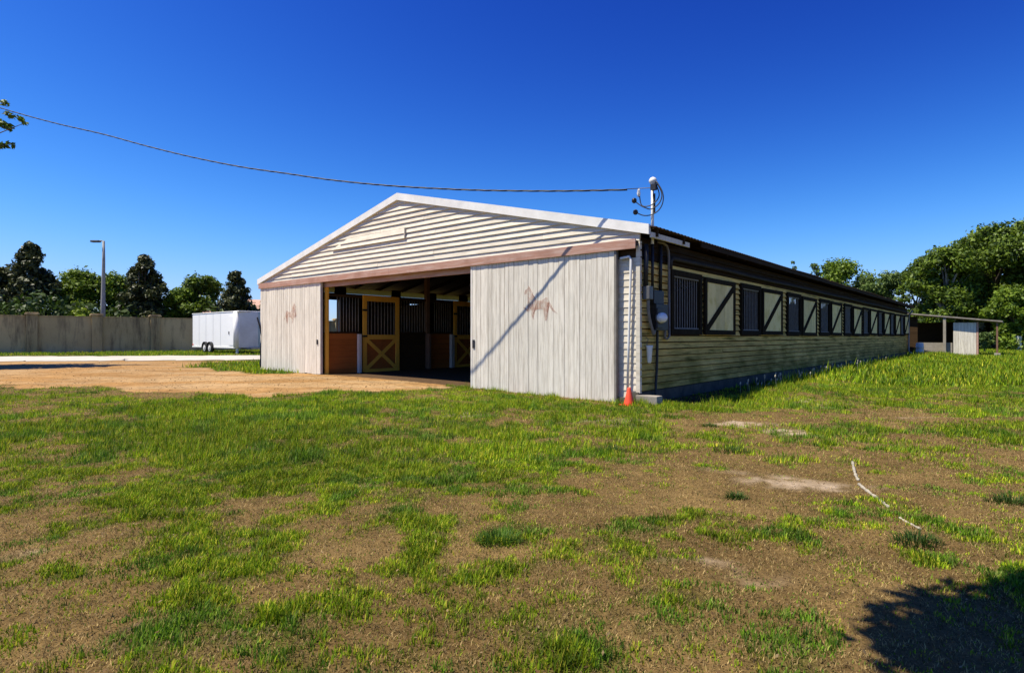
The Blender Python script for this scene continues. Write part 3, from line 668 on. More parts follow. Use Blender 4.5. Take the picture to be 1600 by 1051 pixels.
for pts in ([(1026, 284, 11.5), (1035, 300, 11.4), (1036, 315, 11.4), (1030, 328, 11.45), (1018, 336, 11.5), (1005, 337, 11.55), (993, 332, 11.6)],
            [(1025, 284, 11.5), (1034, 303, 11.45), (1030, 318, 11.45), (1018, 327, 11.5), (1008, 325, 11.5), (1000, 321, 11.55), (991, 314, 11.6)],
            [(1024, 285, 11.5), (1030, 305, 11.5), (1022, 318, 11.5), (1010, 323, 11.55), (1002, 320, 11.6), (999, 304, 11.65)]):
    bm = bmesh.new(); bm_tube(bm, smooth([L(*p) for p in pts]), 0.011, 6); done(bm, 'drip_loop', M['cable'], mast, 0, True)
for p in ((991, 314, 11.6), (993, 332, 11.6)):
    bm = bmesh.new(); c_ = L(*p); bm_lathe(bm, [(.02, -.05), (.045, -.03), (.05, 0), (.045, .03), (.02, .05)], 10, c_); done(bm, 'splice', M['black'], mast, 0, True)
bm = bmesh.new(); c_ = L(998, 302, 11.65); bm_lathe(bm, [(.012, -.08), (.03, -.05), (.035, 0), (.025, .03), (.03, .05), (.012, .08)], 10, c_); done(bm, 'insulator', M['white_pipe'], mast, 0, True)
bm = bmesh.new(); bm_tube(bm, [L(980, 296, 11.5), L(998, 295, 11.65), L(1019, 294, 11.58)], .008, 5); done(bm, 'tie_wire', M['grey_metal'], mast)
bm = bmesh.new(); bm_tube(bm, [(0.10, 0.33, 2.2), (0.10, 0.33, 3.119)], 0.03, 10); done(bm, 'riser_pipe', M['black'], barn, 0, True)
mb = boxes('meter_box', M['black'], barn, [((0.012, 0.40, 1.42), (0.15, 0.92, 1.95)), ((0.012, 0.36, 1.95), (0.12, 0.80, 2.22)), ((0.15, 0.36, 1.46), (0.20, 0.60, 1.86))], .012)
bm = bmesh.new(); bm_lathe(bm, [(.105, 0), (.105, .05), (.10, .10), (.085, .13), (.05, .15), (.0, .155)][:5], 20); o = done(bm, 'meter_glass', M['glass'], mb, 0, True); o.location = (0.20, .45, 1.66); o.rotation_euler = (math.radians(24), math.radians(82), 0)
bm = bmesh.new(); bm_lathe(bm, [(.112, 0), (.118, .02), (.112, .04)], 20); o = done(bm, 'meter_ring', M['grey_metal'], mb, 0, True); o.location = (0.195, .45, 1.66); o.rotation_euler = (math.radians(24), math.radians(82), 0)
boxes('junction_box', M['grey_metal'], barn, [((0.014, 0.09, 2.02), (0.16, 0.25, 2.28))], .012)
bm = bmesh.new(); bm_tube(bm, smooth([Vector(p) for p in ((0.09, .17, 2.02), (.09, .18, 1.8), (.09, .24, 1.62), (.10, .33, 1.42), (.10, .38, 1.35), (.1, .42, 1.42))]), 0.032, 8); done(bm, 'flexible_conduit', M['bars'], barn, 0, True)
bm = bmesh.new(); bm_tube(bm, [(0.06, .13, 2.28), (.06, .14, 3.1)], .045, 8); done(bm, 'corner_pipe', M['black'], barn, 0, True)
bm = bmesh.new(); bm_tube(bm, [(0.05, .78, 2.2), (.05, .78, 3.15)], .035, 8); done(bm, 'corner_pipe', M['black'], barn, 0, True)
bm = bmesh.new(); bm_tube(bm, smooth([Vector(p) for p in ((0.06, .62, 1.43), (.055, .62, 1.0), (.055, .60, .6), (.06, .55, .3), (.08, .52, .05))]), 0.028, 8); done(bm, 'black_ground_cable', M['black'], barn, 0, True)
sc_ = empty('feed_scoop', loc2w(0.09, .22, .78), BARN_RZ); tag(sc_, 'tapered white plastic scoop hanging on the wall below the electric meter', 'scoop')
bm = bmesh.new(); bm_lathe(bm, [(.028, 0), (.04, .03), (.06, .30), (.072, .34), (.066, .345), (.05, .29)], 12); done(bm, 'cup', M['white_pipe'], sc_, 0, True)
bm = bmesh.new(); bm_tube(bm, [(-.05, 0, .33), (-.052, 0, .42), (-.02, 0, .46), (-.078, 0, .50)], .006, 6); done(bm, 'hook', M['grey_metal'], sc_)

# ------------------------------------------------------------------ overhead cable (three twisted strands)
KX = [(980, 297), (870, 299), (760, 298), (680, 295), (600, 290), (520, 282), (450, 272), (375, 261), (300, 246), (230, 229), (160, 210), (90, 194), (20, 175), (-60, 150), (-160, 118)]
pl = []
for x_, y_ in KX:
    r_ = (x_ - 800) / 918; k_ = (2.254 - r_ * 11.5) / (4.49 + 1.91 * r_); pl.append(at(x_, y_, 11.5 + 1.91 * k_))
cp = smooth(pl, 26)
bm = bmesh.new(); run = 0; 
for st in range(3):
    q = []; run = 0
    for i, p in enumerate(cp):
        if i: run += (p - cp[i-1]).length
        ph = run * 2 * math.pi / 1.1 + st * 2.0944; q.append(p + Vector((0, math.cos(ph), math.sin(ph))) * 0.011)
    bm_tube(bm, q, 0.009, 5)
tag(done(bm, 'overhead_cable', M['cable'], None, 0, True), 'twisted dark power cable sagging across the sky to the barn mast', 'cable')

# ------------------------------------------------------------------ traffic cone at the corner
p = at(983, 626, 11.15); cz = float(hgt(p.x, p.y))
cone = empty('traffic_cone', (p.x, p.y, cz), 0.5); tag(cone, 'small orange traffic cone in the grass at the barn corner', 'traffic cone')
bm = bmesh.new(); bm_lathe(bm, [(.105, .02), (.10, .04), (.062, .20), (.032, .33), (.024, .345), (.014, .345)], 18); done(bm, 'cone_body', M['orange'], cone, 0, True)
bm = bmesh.new(); bm_box(bm, (-.14, -.14, 0), (.14, .14, .022)); done(bm, 'base', M['orange'], cone, .006)

# ------------------------------------------------------------------ lean-to shed at the far end of the barn
sp = loc2w(0, 40.0); shed = empty('lean_to_shed', sp, BARN_RZ); tag(shed, 'open lean-to shed with a pale board door at the far end of the barn', 'shed')
bm = bmesh.new(); V0 = [(-1.2, -.35, 3.02), (5.05, -.35, 2.24), (5.05, 4.4, 2.24), (-1.2, 4.4, 3.02)]
a = [bm.verts.new(p_) for p_ in V0]; b_ = [bm.verts.new((p_[0], p_[1], p_[2] + .09)) for p_ in V0]
bm.faces.new(a[::-1]); bm.faces.new(b_)
for i in range(4): bm.faces.new((a[i], a[(i+1) % 4], b_[(i+1) % 4], b_[i]))
done(bm, 'roof', M['concrete'], shed)
boxes('back_wall', M['inner'], shed, [((-.5, 3.9, 0), (3.7, 4.0, 2.35))])
boxes('side_partition', M['inner'], shed, [((3.6, .16, 0), (3.68, 3.85, 2.2))])
for r in range(15): piece('siding_board', M['inner'], shed, (-.45, .0, .02 + r * .18), (.42, .05, .195 + r * .18))
for r in range(5): piece('knee_wall_board', M['post_grey'], shed, (.44, .02, .0 + r * .175), (2.4, .07, .172 + r * .175))
boxes('post', M['post_grey'], shed, [((1.90, -.28, 0), (2.06, -.12, 2.58))], .006)
boxes('post', M['post_brown'], shed, [((4.72, -.22, .18), (4.82, -.12, 2.2))], .006)
boxes('post_base', M['stone'], shed, [((4.62, -.34, -.05), (4.95, .02, .20))], .02)
boxes('corner_post', M['header'], shed, [((3.70, -.02, 0), (3.80, .12, 2.26))])
sd = boxes('board_door', M['dark_wood'], shed, [((2.47, .05, .02), (3.66, .07, 2.20))])
x_ = 2.45
while x_ < 3.66:
    w_ = random.choice((.14, .19, .16)); w_ = min(w_, 3.69 - x_); piece('plank', M['door'], sd, (x_, -.0, -.06), (x_ + w_ - .007, .045 , 2.24 + random.uniform(-.01, .01))); x_ += w_
p = loc2w(-.02, 38.9)
bar = empty('barrel', (p.x + .55, p.y - .4, float(hgt(p.x, p.y)) + .02)); tag(bar, 'small pale blue barrel standing against the far end of the barn', 'barrel')
bm = bmesh.new(); bm_lathe(bm, [(.20, 0), (.235, .03), (.235, .22), (.25, .24), (.25, .27), (.235, .29), (.235, .52), (.25, .54), (.25, .57), (.235, .59), (.225, .78), (.20, .82)], 18); done(bm, 'drum', M['barrel'], bar, 0, True)
bm = bmesh.new(); bm_lathe(bm, [(.19, .82), (.205, .825), (.205, .86), (.19, .865)], 18); done(bm, 'lid', M['white'], bar, 0, True)
# downspout at the far corner of the side wall
bm = bmesh.new(); bm_tube(bm, [(.32, BL - .15, 3.05), (.12, BL - .12, 2.8), (.09, BL - .1, 2.6), (.09, BL - .1, .3), (.3, BL - .1, .12)], .05, 8); done(bm, 'downspout', M['lamp_pole'], barn, 0, True)

# ------------------------------------------------------------------ boundary wall
WA = Vector((-35.7, 41.0, 0)); WD = Vector((.773, .638, 0)).normalized()
wall = empty('boundary_wall', WA, math.atan2(WD.y, WD.x)); tag(wall, 'stained grey concrete panel wall with square columns beyond the road', 'wall')
cols = [1.70 + 3.80 * k for k in range(-5, 9)]; cols[2+3] = 1.70; 
gz = 0.02
for i, t0 in enumerate(cols):
    cl = boxes('column', M['wall'], wall, [((t0 - .32, -.32, gz - .3), (t0 + .32, .32, 2.86))], .02)
    boxes('cap', M['wall'], cl, [((t0 - .42, -.42, 2.861), (t0 + .42, .42, 2.95)), ((t0 - .36, -.36, 2.95), (t0 + .36, .36, 3.02))], .015)
    if i < len(cols) - 1:
        t1 = cols[i+1]
        pn = boxes('wall_panel', M['wall'], wall, [((t0 + .325, -.10, gz - .3), (t1 - .325, .10, 2.72))], .01)
        boxes('coping', M['wall'], pn, [((t0 + .325, -.14, 2.722), (t1 - .325, .14, 2.80))], .01)

# ------------------------------------------------------------------ street lamp behind the wall
p = at(161, 495, 47.5); sl = empty('street_lamp', (p.x, p.y, 0)); tag(sl, 'tall grey street lamp with one flat head behind the boundary wall', 'street lamp')
bm = bmesh.new(); bm_tube(bm, [(0, 0, 0), (0, 0, 4), (0.05, 0, 7.5), (0.05, 0, 9.02)], [.19, .16, .11, .085], 12); done(bm, 'pole', M['lamp_pole'], sl, 0, True)
bm = bmesh.new(); bm_tube(bm, [(0.05, 0, 8.95), (-.15, 0, 9.03), (-.3, 0, 9.02)], .05, 8); done(bm, 'arm', M['lamp_pole'], sl, 0, True)
bm = bmesh.new(); bm_box(bm, (-.95, -.17, 8.90), (-.25, .17, 9.06)); done(bm, 'lamp_head', M['grey_metal'], sl, .05)

# ------------------------------------------------------------------ cargo trailer
tp = Vector((-24.2, 44.5, 0)); trl = empty('cargo_trailer', (tp.x, tp.y, float(hgt(tp.x, tp.y))), math.atan2(-5.1, 5.8))
tag(trl, 'white enclosed cargo trailer parked by the boundary wall', 'trailer')
TL = 7.7
boxes('body', M['trailer'], trl, [((0, 0, .42), (TL - .35, 2.4, 2.86))], .05)
bm = bmesh.new(); pr = [(TL - .36, 0.0), (TL - .10, .02), (TL + .02, .12), (TL + .10, .34), (TL + .42, 1.2), (TL + .10, 2.06), (TL - .36, 2.4)]
a = [bm.verts.new((x_, y_, .45)) for x_, y_ in pr]; b_ = [bm.verts.new((x_, y_, 2.84)) for x_, y_ in pr]
bm.faces.new(a[::-1]); bm.faces.new(b_)
for i in range(len(pr) - 1): bm.faces.new((a[i], a[i+1], b_[i+1], b_[i]))
done(bm, 'nose', M['trailer_nose'], trl)
bm = bmesh.new(); bm_tube(bm, [(TL - .20, .03, .44), (TL - .20, .03, 2.9)], .20, 14); done(bm, 'corner_post', M['white'], trl, 0, True)
boxes('roof_cap', M['white'], trl, [((-.03, -.03, 2.86), (TL + .25, 2.43, 2.93))], .03)
boxes('skirt_rail', M['white'], trl, [((0, -.02, .40), (TL - .3, .02, .52))], .008)
for q_ in range(1, 5): boxes('panel_seam', M['trailer_nose'], trl, [((q_ * 1.25, -.006, .53), (q_ * 1.25 + .025, -.0005, 2.84))])
boxes('tail_light', M['orange'], trl, [((.06, -.03, .56), (.2, -.0005, .64))])
sdr = boxes('side_door', M['trailer'], trl, [((TL - 1.35, -.025, .60), (TL - .55, -.001, 2.6))], .006)
piece('handle', M['black'], sdr, (TL - 1.28, -.06, 1.35), (TL - 1.20, -.026, 1.55))
boxes('door_seam', M['grey_metal'], trl, [((TL - .50, -.012, .5), (TL - .47, -.0005, 2.8))])
for xx in (2.55, 3.45):
    wh = empty('wheel', (xx, -.02, .36), 0, trl); wh.rotation_euler = (math.radians(90), 0, 0)
    bm = bmesh.new(); bm_lathe(bm, [(.20, -.11), (.33, -.11), (.36, -.07), (.36, .07), (.33, .11), (.20, .11)], 22); done(bm, 'tyre', M['tyre'], wh, 0, True)
    bm = bmesh.new(); bm_lathe(bm, [(.20, .02), (.205, .112), (.17, .12), (.07, .10), (.05, .14)], 18); done(bm, 'rim', M['white'], wh, 0, True)
    bm = bmesh.new()
    ring = []
    for k in range(13):
        a_ = math.pi * k / 12; ring.append((xx + .47 * math.cos(a_), .36 + .47 * math.sin(a_)))
    a = [bm.verts.new((x_, -.16, z_)) for x_, z_ in ring]; b_ = [bm.verts.new((x_, .0, z_)) for x_, z_ in ring]
    for i in range(12): bm.faces.new((a[i], a[i+1], b_[i+1], b_[i]))
    bm.faces.new(b_); done(bm, 'wheel_arch', M['tyre'], trl)
boxes('landing_leg', M['white'], trl, [((TL - .25, .0, .02), (TL - .13, .12, .44))])
boxes('landing_leg', M['white'], trl, [((TL - .25, 2.25, .02), (TL - .13, 2.37, .44))])
bm = bmesh.new(); bm_bar(bm, (TL - .2, .4, .40), (TL + 1.7, 1.2, .40), .08, .10); bm_bar(bm, (TL - .2, 2.0, .40), (TL + 1.7, 1.2, .40), .08, .10); done(bm, 'tongue', M['grey_metal'], trl)
bm = bmesh.new(); bm_tube(bm, [(TL + 1.45, 1.2, .02), (TL + 1.45, 1.2, .95)], .04, 8); done(bm, 'jack', M['white'], trl)

# hose on the left barn corner
hp = loc2w(-BW - .12, -.05); hz = float(hgt(hp.x, hp.y))
bm = bmesh.new(); bm_tube(bm, smooth([at(x_, y_, 21.0) for x_, y_ in ((402, 496), (405, 507), (408.5, 522), (409, 530), (407.5, 545), (407.5, 560), (407, 571), (413, 577.5), (424, 580.5), (436, 581))]), .03, 7)
tag(done(bm, 'hanging_hose', M['black'], None, 0, True), 'black hose hanging down the left corner of the barn', 'hose')

# far house with a pale tiled roof, seen past the left barn corner
hs = empty('house', (-27.5, 62, 0), 0.5); tag(hs, 'distant house with a pale tiled roof behind the trailer', 'house')
boxes('wall', M['stucco'], hs, [((-5, -4, 0), (5, 4, 3.2))])
bm = bmesh.new(); q = [bm.verts.new(p_) for p_ in ((-5.6, -4.6, 3.2), (5.6, -4.6, 3.2), (5.6, 4.6, 3.2), (-5.6, 4.6, 3.2), (-2, 0, 5.2), (2, 0, 5.2))]
for f in ((0,1,5,4), (2,3,4,5), (1,2,5), (3,0,4), (3,2,1,0)): bm.faces.new([q[i] for i in f])
done(bm, 'roof', M['terracotta'], hs)
for xx in (-3, 1.8):
    wv = boxes('window', M['white'], hs, [((xx, -4.06, 1.0), (xx + 1.3, -4.002, 2.3))]); boxes('pane', M['black'], wv, [((xx + .08, -4.075, 1.08), (xx + 1.22, -4.065, 2.22))])
# white posts far right
for i, (x_, lb) in enumerate(((1592, 'white fence post beneath the big trees at the right edge'),)):
    p = at(x_, 548, 53); o = boxes('fence_post', M['white'], None, [((-.14, -.14, -.1), (.14, .14, 1.25)), ((-.18, -.18, 1.25), (.18, .18, 1.32))], .01); o.location = (p.x, p.y, 0); tag(o, lb, 'post')

# ------------------------------------------------------------------ trees
def leaves(cents, rads, n, size, flat=1.0, seed=1, droop=0.0):
    rg = np.random.default_rng(seed)
    cents = np.array(cents); rads = np.array(rads); w = rads[:, 0] * rads[:, 1] + rads[:, 0] * rads[:, 2]; w = w / w.sum()
    k = rg.choice(len(cents), n, p=w)
    d = rg.normal(size=(n, 3)); d /= np.linalg.norm(d, axis=1)[:, None]
    rr = rg.uniform(0.2, 1.0, n) ** 0.5 * (1 + np.clip(rg.normal(size=n) * .16, -.2, .55))
    P = cents[k] + d * rads[k] * rr[:, None]
    nm = d * 0.8 + rg.normal(size=(n, 3)) * 0.7 + np.array((0, 0, .25)); nm /= np.linalg.norm(nm, axis=1)[:, None]
    a = np.cross(nm, rg.normal(size=(n, 3))); a /= np.linalg.norm(a, axis=1)[:, None]; a[:, 2] -= droop; b = np.cross(nm, a)
    sz = size * rg.uniform(.6, 1.35, n)[:, None]
    q0 = P - a * sz; q1 = P + b * sz * .5 + nm * sz * .15; q2 = P + a * sz; q3 = P - b * sz * .5 + nm * sz * .15
    V = np.stack([q0, q1, q2, q3], 1).reshape(-1, 3); Fc = np.arange(4 * n).reshape(n, 4)
    return V, Fc
def tree(name, x, y, h, wid, label, cat, mat, n, size, shape='round', seed=1, trunk=0.2, crown_from=0.25, bark='bark', moss=0, group=None, lean=(0, 0)):
    rg = random.Random(seed); z0 = float(hgt(x, y)); root = empty(name, (x, y, z0)); tag(root, label, cat, group)
    C_, R_ = [], []
    limbs = []; top = h; zc = h * crown_from
    nc = {'round': 34, 'cone': 96, 'loose': 20, 'bush': 14, 'big': 64}[shape]
    for i in range(nc):
        f = (i + rg.random()) / nc; zz = zc + (h - zc) * f
        if shape == 'cone': r_ = wid / 2 * ((1.02 - f) ** 0.8 * .95 + .03) * rg.uniform(.8, 1.12)
        else: r_ = wid / 2 * math.sqrt(max(0.03, 1 - (2 * f - .9) ** 2 * .8))
        a_ = rg.random() * 6.283; q_ = r_ * math.sqrt(rg.random()) * (.85 if shape != 'cone' else .95)
        cr = (wid / 2) * (rg.uniform(.26, .46) if shape not in ('big', 'cone') else rg.uniform(.15, .34)) * (1.0 if shape != 'cone' else (1.1 - .62 * f)); cz_ = min(zz, h - cr * .7)
        cx_, cy_ = q_ * math.cos(a_) + lean[0] * f, q_ * math.sin(a_) + lean[1] * f
        C_.append((cx_, cy_, cz_)); R_.append((cr, cr, cr * rg.uniform(.6, .95)))
        if i % 2 == 0: limbs.append((cx_, cy_, cz_))
    V, Fc = leaves(C_, R_, int(n * 1.8), size * .74, seed=seed); np_mesh('crown', V, Fc, mat, root)
    bm = bmesh.new(); tz = h * (.8 if shape == 'cone' else .55)
    pts = [Vector((lean[0] * f_ * .6 + rg.uniform(-1, 1) * trunk * .5 * (f_ > 0), lean[1] * f_ * .6, tz * f_ - .1)) for f_ in (0, .15, .4, .7, 1)]
    bm_tube(bm, pts, [trunk * 1.35, trunk, trunk * .85, trunk * .6, trunk * .25], 9)
    for (lx_, ly_, lz_) in limbs:
        f_ = min(.95, max(.3, (lz_ / tz) * .62)); i_ = min(3, int(f_ * 4)); p0 = pts[i_].lerp(pts[i_ + 1], f_ * 4 - i_)
        p2 = Vector((lx_, ly_, lz_)); p1 = p0.lerp(p2, .5) + Vector((rg.uniform(-.2, .2), rg.uniform(-.2, .2), rg.uniform(-.1, .35)))
        bm_tube(bm, [p0, p1, p2], [trunk * .42, trunk * .25, trunk * .08], 6)
    done(bm, 'trunk', M[bark], root, 0, True)
    if moss:
        mc = [c_ for c_ in C_ if c_[2] < h * .7][:moss]
        V, Fc = leaves([(c_[0], c_[1], c_[2] - .6) for c_ in mc], [(.35, .35, 1.1)] * len(mc), 70 * len(mc), .28, seed=seed + 5, droop=.9); np_mesh('hanging_moss', V, Fc, M['moss'], root)
    return root
def ptree(px_, top, Z, wpx, *a, **k):
    p_ = at(px_, top, Z); return tree(k.pop('name', 'tree'), p_.x, Z, p_.z - float(hgt(p_.x, Z)), wpx / 918 * Z, *a, **k)
ptree(50, 381, 55, 118, 'tall dark conical magnolia at the far left behind the wall', 'tree', M['leaf_magnolia'], 9000, .26, 'cone', 11, .22, .1, name='magnolia_tree', group='trees behind the boundary wall')
ptree(-8, 418, 56, 80, 'dark bushy tree cut by the left edge behind the wall', 'tree', M['leaf_magnolia'], 6000, .26, 'round', 12, .2, .1, group='trees behind the boundary wall')
ptree(124, 422, 58, 92, 'bright green rounded tree between magnolia and street lamp', 'tree', M['leaf_mid'], 7000, .24, 'round', 13, .2, .12, group='trees behind the boundary wall')
ptree(174, 430, 60, 74, 'green tree just right of the street lamp pole', 'tree', M['leaf_mid'], 5500, .24, 'round', 14, .2, .1, group='trees behind the boundary wall')
ptree(226, 399, 55, 104, 'dark pointed magnolia right of the street lamp', 'tree', M['leaf_magnolia'], 9000, .26, 'cone', 15, .22, .08, name='magnolia_tree', group='trees behind the boundary wall')
ptree(282, 452, 57, 60, 'low pale green tree above the left end of the trailer', 'tree', M['leaf_mid'], 4500, .22, 'round', 16, .15, .1, group='trees behind the boundary wall')
ptree(318, 432, 58, 78, 'dark round tree behind the middle of the trailer', 'tree', M['leaf_oak'], 6500, .24, 'round', 17, .2, .1, group='trees behind the boundary wall')
ptree(368, 424, 56, 84, 'dark magnolia behind the trailer nearest the barn', 'tree', M['leaf_magnolia'], 7500, .25, 'cone', 18, .2, .05, name='magnolia_tree', group='trees behind the boundary wall')
ptree(124, 483, 50, 42, 'lime green shrub showing just over the boundary wall', 'shrub', M['leaf_lime'], 2200, .18, 'bush', 19, .08, .1, name='shrub')
# right: oaks and background
ptree(1480, 388, 60, 120, 'mossy oak with pale trunk behind the lean-to shed', 'tree', M['leaf_oak'], 13000, .26, 'big', 31, .35, .2, 'pale_bark', 12, group='large trees at the right')
ptree(1555, 352, 62, 190, 'largest dark oak rising above the right edge', 'tree', M['leaf_oak'], 22000, .28, 'big', 32, .45, .10, 'bark', 14, group='large trees at the right')
ptree(1660, 345, 58, 190, 'tall oak cut by the right edge of the picture', 'tree', M['leaf_oak'], 18000, .28, 'big', 33, .45, .08, 'bark', 8, group='large trees at the right')
ptree(1588, 452, 54, 76, 'lighter green young oak in front of the dark oaks', 'tree', M['leaf_mid'], 6000, .24, 'round', 34, .16, .12, group='large trees at the right')
ptree(1432, 412, 66, 60, 'slim thin-crowned tree left of the mossy oak', 'tree', M['leaf_oak'], 2600, .24, 'loose', 35, .22, .3, 'pale_bark', 5, group='large trees at the right')
ptree(1322, 408, 74, 82, 'bright green tree top showing over the barn roof', 'tree', M['leaf_mid'], 6000, .28, 'round', 36, .22, .2, group='trees behind the barn roof')
ptree(1384, 428, 70, 80, 'loose pale green tree over the far end of the barn roof', 'tree', M['leaf_pale'], 4200, .26, 'loose', 37, .2, .2, group='trees behind the barn roof')
ptree(1272, 412, 80, 30, 'wispy tree tip just above the middle of the barn roof', 'tree', M['leaf_pale'], 700, .24, 'loose', 38, .12, .45, group='trees behind the barn roof')
ptree(1240, 408, 78, 16, 'tiny tree tip nearest the service mast above the roof', 'tree', M['leaf_oak'], 250, .22, 'loose', 39, .1, .5, group='trees behind the barn roof')
ptree(1352, 432, 72, 44, 'small feathery tree between the two green tree tops', 'tree', M['leaf_pale'], 1500, .22, 'loose', 42, .12, .4, group='trees behind the barn roof')
ptree(1538, 520, 47, 24, 'small bush growing behind the lean-to shed post', 'shrub', M['leaf_pale'], 900, .16, 'bush', 40, .05, .3, name='shrub')
# shaded understory under the big trees: one mass
cs = []; rs = []; rg = random.Random(5)
for i in range(60):
    cs.append((rg.uniform(34, 75), rg.uniform(62, 74), rg.uniform(.5, 3.6))); rs.append((2.0, 1.6, 1.2))
V, Fc = leaves(cs, rs, 16000, .3, seed=77); tag(np_mesh('understory', V, Fc, M['leaf_oak']), 'dense dark undergrowth below the big trees at the right', 'undergrowth', kind='stuff')
cs = []; rs = []
for i in range(80):
    t_ = rg.uniform(-14, 26); q_ = WA + WD * t_ + Vector((-WD.y, WD.x, 0)) * rg.uniform(6, 14); cs.append((q_.x, q_.y, rg.uniform(1.2, 4.0))); rs.append((1.9, 1.5, 1.3))
V, Fc = leaves(cs, rs, 18000, .26, seed=78); tag(np_mesh('hedge_growth', V, Fc, M['leaf_dark']), 'dark green growth filling the gaps behind the boundary wall', 'undergrowth', kind='stuff')
# tree at the left whose branch tips reach into the picture, and the tree that shades the near right corner
lt = empty('tree', (-24.6, 23.0, 0)); tag(lt, 'tree whose leafy branch tips reach in at the upper left edge', 'tree')
cs = [(-.5, 0, 8.6), (-1.5, .5, 10), (.2, 1, 10.4), (1.2, -.4, 9.2), (1.7, .2, 11.4), (2.2, .5, 8.4), (-.5, -1, 11.5), (-2.2, -.6, 9), (0.4, .8, 7.8)]
rs = [(1.5, 1.5, 1.0)] * 4 + [(.9, .9, .7)] * 5
br = [at(6, 162, 24.2), at(14, 180, 24.2), at(30, 186, 24.2), at(38, 193, 24.2), at(8, 196, 24.2), at(15, 200, 24.2), at(6, 228, 24.2), at(16, 227, 24.2), at(-8, 190, 24.2), at(-10, 225, 24.2)]
V, Fc = leaves(cs, rs, 3600, .22, seed=91)
V2, F2 = leaves([(b_.x + 24.6, b_.y - 23.0, b_.z) for b_ in br], [(.17, .2, .10), (.20, .2, .12), (.22, .2, .09), (.17, .2, .07), (.2, .2, .14), (.2, .2, .12), (.12, .2, .09), (.16, .2, .10), (.3, .3, .2), (.3, .3, .2)], 260, .12, seed=92)
np_mesh('crown', np.concatenate([V, V2]), np.concatenate([Fc, F2 + len(V)]), M['leaf_oak'], lt)
bm = bmesh.new(); bm_tube(bm, [(0, 0, -.1), (0, 0, 3), (.1, 0, 6), (.2, .2, 9)], [.3, .24, .2, .1], 9)
for c_ in cs: bm_tube(bm, [(.1, 0, 6), ((c_[0] + .1) / 2, c_[1] / 2, (c_[2] + 6.6) / 2), c_], [.12, .08, .03], 6)
for b0, b1 in ((cs[5], 3), (cs[5], 7), (cs[3], 0)):
    p_ = br[b1]; bm_tube(bm, [b0, ((b0[0] + p_.x + 24.6) / 2, .8, (b0[2] + p_.z) / 2 + .1), (p_.x + 24.6, p_.y - 23, p_.z)], [.04, .025, .01], 5)
done(bm, 'trunk', M['bark'], lt, 0, True)
st = empty('tree', (.3, -1.5, 0)); tag(st, 'tree outside the picture that shades the near right corner', 'tree')
cs = [(.12 + random.uniform(-.80, .95), 2.22 + random.uniform(-1.4, 1.4), 5.2 + random.uniform(-.7, .9)) for _ in range(46)]
V, Fc = leaves(cs, [(.60, .60, .5)] * 46, 34000, .10, seed=93); np_mesh('crown', V, Fc, M['leaf_oak'], st)
bm = bmesh.new(); bm_tube(bm, [(0, 0, -.1), (0, .0, 2), (-.05, .5, 3.8), (-.1, 1.8, 5.2)], [.16, .13, .10, .05], 9)
for c_ in cs[::2]: bm_tube(bm, [(-.05, .5, 3.8), (c_[0] * .5, (c_[1] + .5) / 2, (c_[2] + 3.9) / 2), c_], [.06, .04, .012], 6)
done(bm, 'trunk', M['bark'], st, 0, True)

